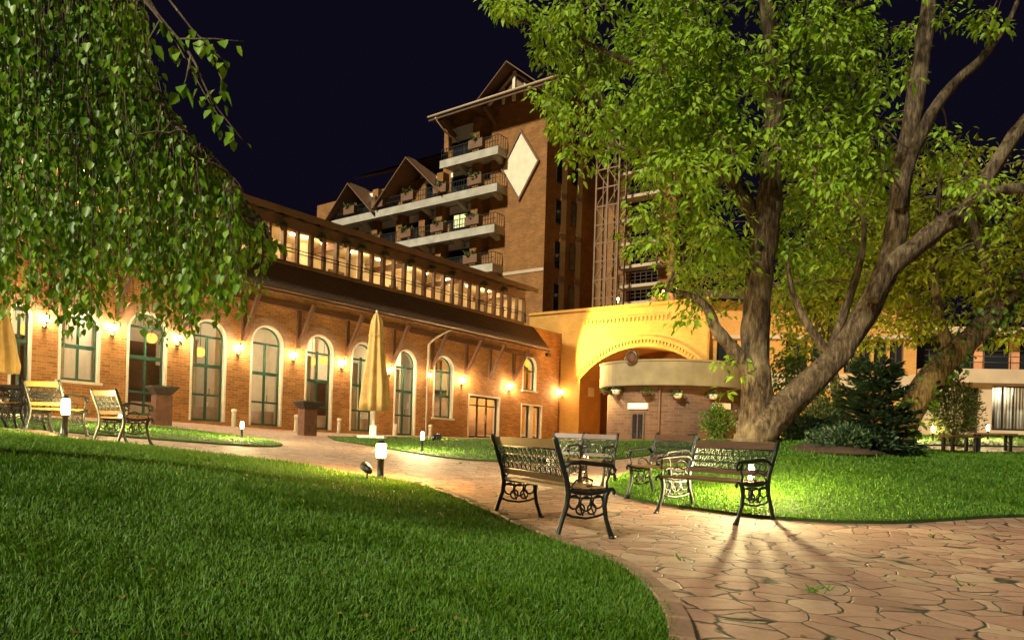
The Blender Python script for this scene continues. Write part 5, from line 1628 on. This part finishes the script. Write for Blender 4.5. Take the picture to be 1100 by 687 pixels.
# ivy on the leaning trunk
iv = polyline(lean[0], 6)
pts = []
for p, r in iv:
    for _ in range(14):
        q = rand_dir(1)[0]; pts.append(np.array(p) + q * (r * 1.05 + abs(RNG.normal()) * .10) + np.array([0, 0, -.05]))
pts = np.array(pts); n = len(pts)
iv_o = leaf_mesh('ivy', pts, rand_dir(n) * .6 + np.array([0, -.2, -.8]), rand_dir(n) * .5 + np.array([0, -1, .4]), RNG.uniform(.10, .19, n), RNG.uniform(.08, .14, n), IVYLEAF)
tree_ = bpy.data.objects['leaning_tree']
iv_o.parent = tree_; iv_o.matrix_parent_inverse = Matrix.Translation(-WB['leaning_tree'])
back = [L([(905, 480, .16), (900, 430, .14), (893, 370, .12), (900, 300, .09), (915, 220, .06)], 21.5), L([(895, 380, .08), (870, 330, .06), (855, 290, .04)], 21.5)]
make_tree('back_tree', 'slim darker tree behind the maple fork, before the orange building', 'broadleaf trees', back, [(885, 310, 58, 60, 1.0, 19.5, 24), (935, 280, 45, 65, 1.0, 20, 24), (850, 345, 38, 42, .9, 20, 23), (930, 370, 34, 26, .5, 20, 23), (900, 230, 60, 50, .6, 20, 24), (765, 290, 55, 55, .35, 19, 23)], .085, FARLEAF, (.14, .23, .6), -.45, .40, 10, 1.8, 3.0)
sap = [L([(846, 484, .045), (846, 440, .04), (850, 400, .03)], 17.5)]
make_tree('young_tree', 'young bright green tree with thin pale stem under the maple fork', 'broadleaf trees', sap, [(862, 415, 32, 36, 1.0, 16.6, 18.6), (890, 440, 28, 36, .8, 16.8, 18.6), (848, 385, 20, 25, .7, 17, 18)], .07, IVYLEAF, (.10, .17, .7), -.7, .26, 8, 2.5, .5, bark=GREY)

# spruce, rounded shrub, mulch bed
def spruce(px, d, h, r, label):
    g = onground(px, d)
    t = thing('spruce', label, 'shrub', g, 0)
    mb = MB(); mb.tube([(0, 0, -.1), (0, 0, h * .5), (0, 0, h)], [.05, .035, .008], 8)
    B_, A_, N_, LL = [], [], [], []
    for lv in range(15):
        f = lv / 15
        z = h * (.03 + .95 * f); rr = r * (1 - f) ** .38 * (1.0 if lv else .9) + .05
        for k in range(int(13 - 7 * f)):
            a = random.uniform(0, 6.28); Lr = rr * random.uniform(.75, 1.12)
            dv = np.array([math.cos(a), math.sin(a), .10 + .5 * f]); end = np.array([0, 0, z]) + dv * Lr
            mb.tube([(0, 0, z), tuple(np.array([0, 0, z - .03]) + dv * Lr * .6), tuple(end)], [.012, .008, .004], 4, cap=False)
            m = int(40 + 110 * Lr)
            u = RNG.uniform(.18, 1, m)
            side = np.array([-dv[1], dv[0], 0])
            off = RNG.normal(size=(m, 1)) * .13 * (1.2 - u[:, None])
            b = np.array([0, 0, z - .02]) + dv * Lr * u[:, None] + side * off + np.array([0, 0, 1]) * RNG.normal(size=(m, 1)) * .02
            sg = np.sign(off + 1e-6)
            B_.append(b); A_.append(dv * .8 + side * sg * .7 + RNG.normal(size=(m, 3)) * .25 + np.array([0, 0, .1])); LL.append(RNG.uniform(.07, .14, m))
    mb.build('stem', BARK, t)
    B_ = np.concatenate(B_); A_ = np.concatenate(A_); LL = np.concatenate(LL); n = len(B_)
    leaf_mesh('needles', B_, A_, rand_dir(n) * .5 + np.array([0, 0, 1]), LL, LL * .36, FIRLEAF, t)
spruce(938, 13.2, 1.62, .76, 'dark dense spruce shrub at the foot of the leaning tree')
def round_shrub(px, d, h, r, mat, label, n=5200, lf=(.05, .10)):
    g = onground(px, d)
    t = thing('garden_shrub', label, 'shrub', g, 0, 'leafy shrubs in the garden')
    mb = MB()
    for k in range(7):
        a = k * .9; mb.tube([(0, 0, -.05), (.3 * r * math.cos(a), .3 * r * math.sin(a), h * .4), (.6 * r * math.cos(a), .6 * r * math.sin(a), h * .8)], [.03, .02, .006], 5)
    mb.build('stem', BARK, t)
    q = rand_dir(n) * (RNG.random((n, 1)) ** .3)
    lump = 1 + .16 * np.sin(q[:, :1] * 7 + 2) + .14 * np.sin(q[:, 1:2] * 8 + q[:, 2:] * 6)
    b = q * lump * np.array([r, r, h * .5]) + np.array([0, 0, h * .5])
    keep = sin_noise(b, 9, 1.5) > -.5
    b, q = b[keep], q[keep]; m = len(b)
    leaf_mesh('foliage', b, q + np.array([0, 0, .5]) + RNG.normal(size=(m, 3)) * .4, rand_dir(m), RNG.uniform(*lf, m), RNG.uniform(lf[0] * .5, lf[1] * .55, m), mat, t)
round_shrub(1022, 20, 1.85, .62, SHRUBLEAF, 'rounded olive shrub standing before the dark door of the pale building')
round_shrub(884, 15.5, .95, .55, SHRUBLEAF, 'low dark shrub between the maple trunk and the spruce', 2600)
round_shrub(862, 14.4, .5, .5, FIRLEAF, 'lowest dark shrub at the foot of the maple trunk', 2200)
round_shrub(912, 12.9, .45, .6, FIRLEAF, 'low spreading dark shrub in front of the spruce', 2600)
round_shrub(770, 33, 1.5, .7, IVYLEAF, 'leafy shrub beside the pavilion, partly behind the maple trunk', 2000, (.09, .16))
mb = MB()
g = onground(893, 13.6)
for i in range(9):
    pass
mb.lathe([(1.35, -.12), (1.15, -.04), (.8, .03), (.4, .07), (.001, .09)], g, 36, lambda a, i: 1 + .10 * math.sin(3 * a + 1) + .06 * math.sin(7 * a))
tag(mb.build('mulch_bed', MULCH), 'bed of brown mulch under the spruce', 'mulch', kind='structure')

# ------------------------------------------------------------------ weeping birch over the left of the picture
bt = wthing('weeping_birch', 'weeping birch with long leafy strands hanging into the upper left', 'tree', (-5.9, 4.7, tz(-5.9, 4.7)), 'broadleaf trees')
mb = MB(); skel = []
trunk_b = Vector((-5.9, 4.7, tz(-5.9, 4.7) - .1))
for pts in (
    [(trunk_b, .24), (Vector((-5.8, 4.75, 2)), .19), (Vector((-5.4, 4.85, 3.8)), .16), (Vector((-4.5, 4.95, 5.0)), .12), (P(-120, -110, 5.0), .09), (P(40, -90, 5.0), .07), (P(110, -20, 5.0), .045), (P(150, 80, 5.3), .024), (P(190, 155, 5.4), .017), (P(235, 205, 5.4), .012), (P(284, 272, 5.4), .006)],
    [(Vector((-5.5, 4.85, 3.4)), .12), (Vector((-4.6, 5.6, 4.6)), .09), (P(-60, -80, 6.0), .07), (P(60, -40, 6.1), .04), (P(140, 30, 6.2), .02)],
    [(Vector((-5.6, 4.8, 3.0)), .11), (Vector((-4.4, 4.3, 4.2)), .08), (P(-80, -60, 4.2), .06), (P(50, -50, 4.0), .04), (P(130, -30, 3.8), .022), (P(172, 20, 3.7), .011), (P(205, 60, 3.6), .006), (P(228, 108, 3.6), .004), (P(262, 152, 3.6), .002)]):
    skel_main = skel[:]
    skel += limb_mesh(mb, pts, 12, .04)
mb.build('trunk', BARK, bt)
xs_t = [-60, 140, 152, 163, 180, 205, 230, 255, 275, 294]; yt_ = [-90, -70, -10, 92, 145, 168, 188, 222, 252, 272]
xs_b = [-60, 0, 35, 60, 78, 100, 125, 150, 168, 188, 208, 238, 265, 282, 294]; yb_ = [330, 338, 322, 350, 368, 345, 335, 345, 360, 366, 345, 342, 330, 312, 292]
tips = []; LB, LA, LN, LLn = [], [], [], []
tw = MB()
limb_leaf = skel[:]
def strand(pts, gap, l0, l1, hang=.9):
    pts = [Vector(p) for p in pts]
    acc = random.uniform(0, gap)
    k = random.randint(0, 9)
    for a, b in zip(pts, pts[1:]):
        Ls = (b - a).length; u = acc
        while u < Ls:
            p = a.lerp(b, u / Ls); k += 1
            ang = k * 2.4 + random.uniform(-.6, .6)
            o = Vector((math.cos(ang), math.sin(ang), 0))
            pet = random.uniform(.012, .035)
            LB.append((p + o * pet - Vector((0, 0, pet * .6)))[:])
            LA.append((o * random.uniform(.15, .8) - Vector((0, 0, hang)))[:])
            LN.append((o + Vector((random.uniform(-.5, .5), random.uniform(-.5, .5), random.uniform(0, .8))))[:])
            LLn.append(random.uniform(l0, l1) * random.choice((.7, .9, 1, 1, 1.1)))
            u += gap * random.uniform(.5, 1.6) * (1 if random.random() < .93 else 5)
        acc = u - Ls
for p, r in []: pass
for i in range(330):
    px = random.uniform(-55, 294) if i < 300 else random.uniform(140, 296)
    y0 = np.interp(px, xs_t, yt_); y1 = np.interp(px, xs_b, yb_)
    d = random.uniform(4.0, 6.4)
    if px > 140: y0 -= random.uniform(0, 26)
    if px < 160 and random.random() < .45: y0 = random.uniform(-60, 170)
    y1 += 8 - abs(random.gauss(0, 1)) * 46 - (random.random() < .35) * random.uniform(20, 130)
    if y1 - y0 < 14: continue
    top, bot = P(px, y0, d), P(px + random.gauss(0, 13) - (8 if px > 250 else 0), y1, d)
    L_ = (top - bot).length; nseg = max(2, int(L_ / .16))
    sway = [Vector((math.sin(k * .9 + i) * .016 + random.uniform(-.008, .008), math.cos(k * 1.1 + i * 2) * .016, 0)) for k in range(nseg + 1)]
    pts = [top.lerp(bot, k / nseg) + sway[k] for k in range(nseg + 1)]
    tw.tube(pts, [.0045 - .003 * k / nseg for k in range(nseg + 1)], 4, cap=False)
    strand(pts, .025, .036, .070)
    tips.append(top[:])
for pts, d in (([(150, -5), (172, 22), (190, 47), (205, 75), (225, 110), (240, 132), (262, 152)], 3.6), ([(180, -2), (205, 30), (230, 56), (248, 72)], 3.65), ([(190, 42), (230, 42), (262, 45)], 3.6), ([(205, 60), (200, 85), (195, 100)], 3.6), ([(225, 50), (238, 85), (236, 110)], 3.62), ([(172, 22), (160, 42), (158, 60)], 3.6)):
    w_ = [P(a, b, d + random.uniform(-.05, .05)) for a, b in pts]
    tw.tube(w_, [.0055 - .0035 * k / (len(w_) - 1) for k in range(len(w_))], 5)
    strand(w_[1:], .020, .055, .085, .8)
arc_ = [P(a, b, 5.15 + random.uniform(-.25, .25)) for a, b in ((112, -22), (130, 20), (150, 72), (166, 112), (186, 148), (210, 178), (236, 200), (262, 232), (286, 266))]
for _ in range(7):
    strand([p + Vector((random.gauss(0, .05), random.gauss(0, .25), random.gauss(.01, .05))) for p in arc_], .022, .045, .075, .55)
grow(tw, [s for s in skel_main if s[1] < .13], tips, .0035, .02, n=5)
tw.build('twigs', TWIG, bt)
n = len(LB); LLn = np.array(LLn)
leaf_mesh('crown', np.array(LB), np.array(LA), np.array(LN), LLn, LLn * RNG.uniform(.62, .82, n), BIRCHLEAF, bt)
print('birch leaves', n)

# weeds in the joints of the paving
n_w = 0
B_, A_, LL = [], [], []
for px, py, k in ((874, 636, 9), (882, 633, 5), (1003, 577, 8), (735, 602, 6), (693, 640, 5), (1035, 628, 5)):
    c = hit(px, py)
    for _ in range(k):
        B_.append((c.x + random.gauss(0, .035), c.y + random.gauss(0, .035), c.z - .003)); a = random.uniform(0, 6.28)
        A_.append((math.cos(a) * .8, math.sin(a) * .8, random.uniform(.3, 1))); LL.append(random.uniform(.03, .075))
LL = np.array(LL)
tag(leaf_mesh('weeds', np.array(B_), np.array(A_), rand_dir(len(B_)), LL, LL * .22, GRASS), 'small weeds growing in the paving joints', 'weeds', kind='stuff')

# a few fallen leaves on lawn and paving
B_, A_ = [], []
for _ in range(120):
    px, py = random.uniform(-20, 1120), random.uniform(510, 700)
    c = hit(px, py); up_ = .05 if inside(LAWNS[0], np.array([c.x]), np.array([c.y]))[0] or inside(LAWNS[3], np.array([c.x]), np.array([c.y]))[0] else .008
    B_.append((c.x, c.y, c.z + up_)); a = random.uniform(0, 6.28); A_.append((math.cos(a), math.sin(a), random.uniform(-.1, .15)))
LL = RNG.uniform(.018, .05, len(B_)); nn_ = RNG.normal(size=(len(B_), 3)) * .25 + np.array([0, 0, 1])
tag(leaf_mesh('fallen_leaves', np.array(B_), np.array(A_), nn_, LL, LL * .6, leaf_mat('dry_leaf', [(.1, (.10, .05, .015)), (.5, (.20, .12, .03)), (.9, (.16, .17, .03))], .1, .7)), 'small dry leaves fallen on the lawn and paving', 'fallen leaves', kind='stuff')
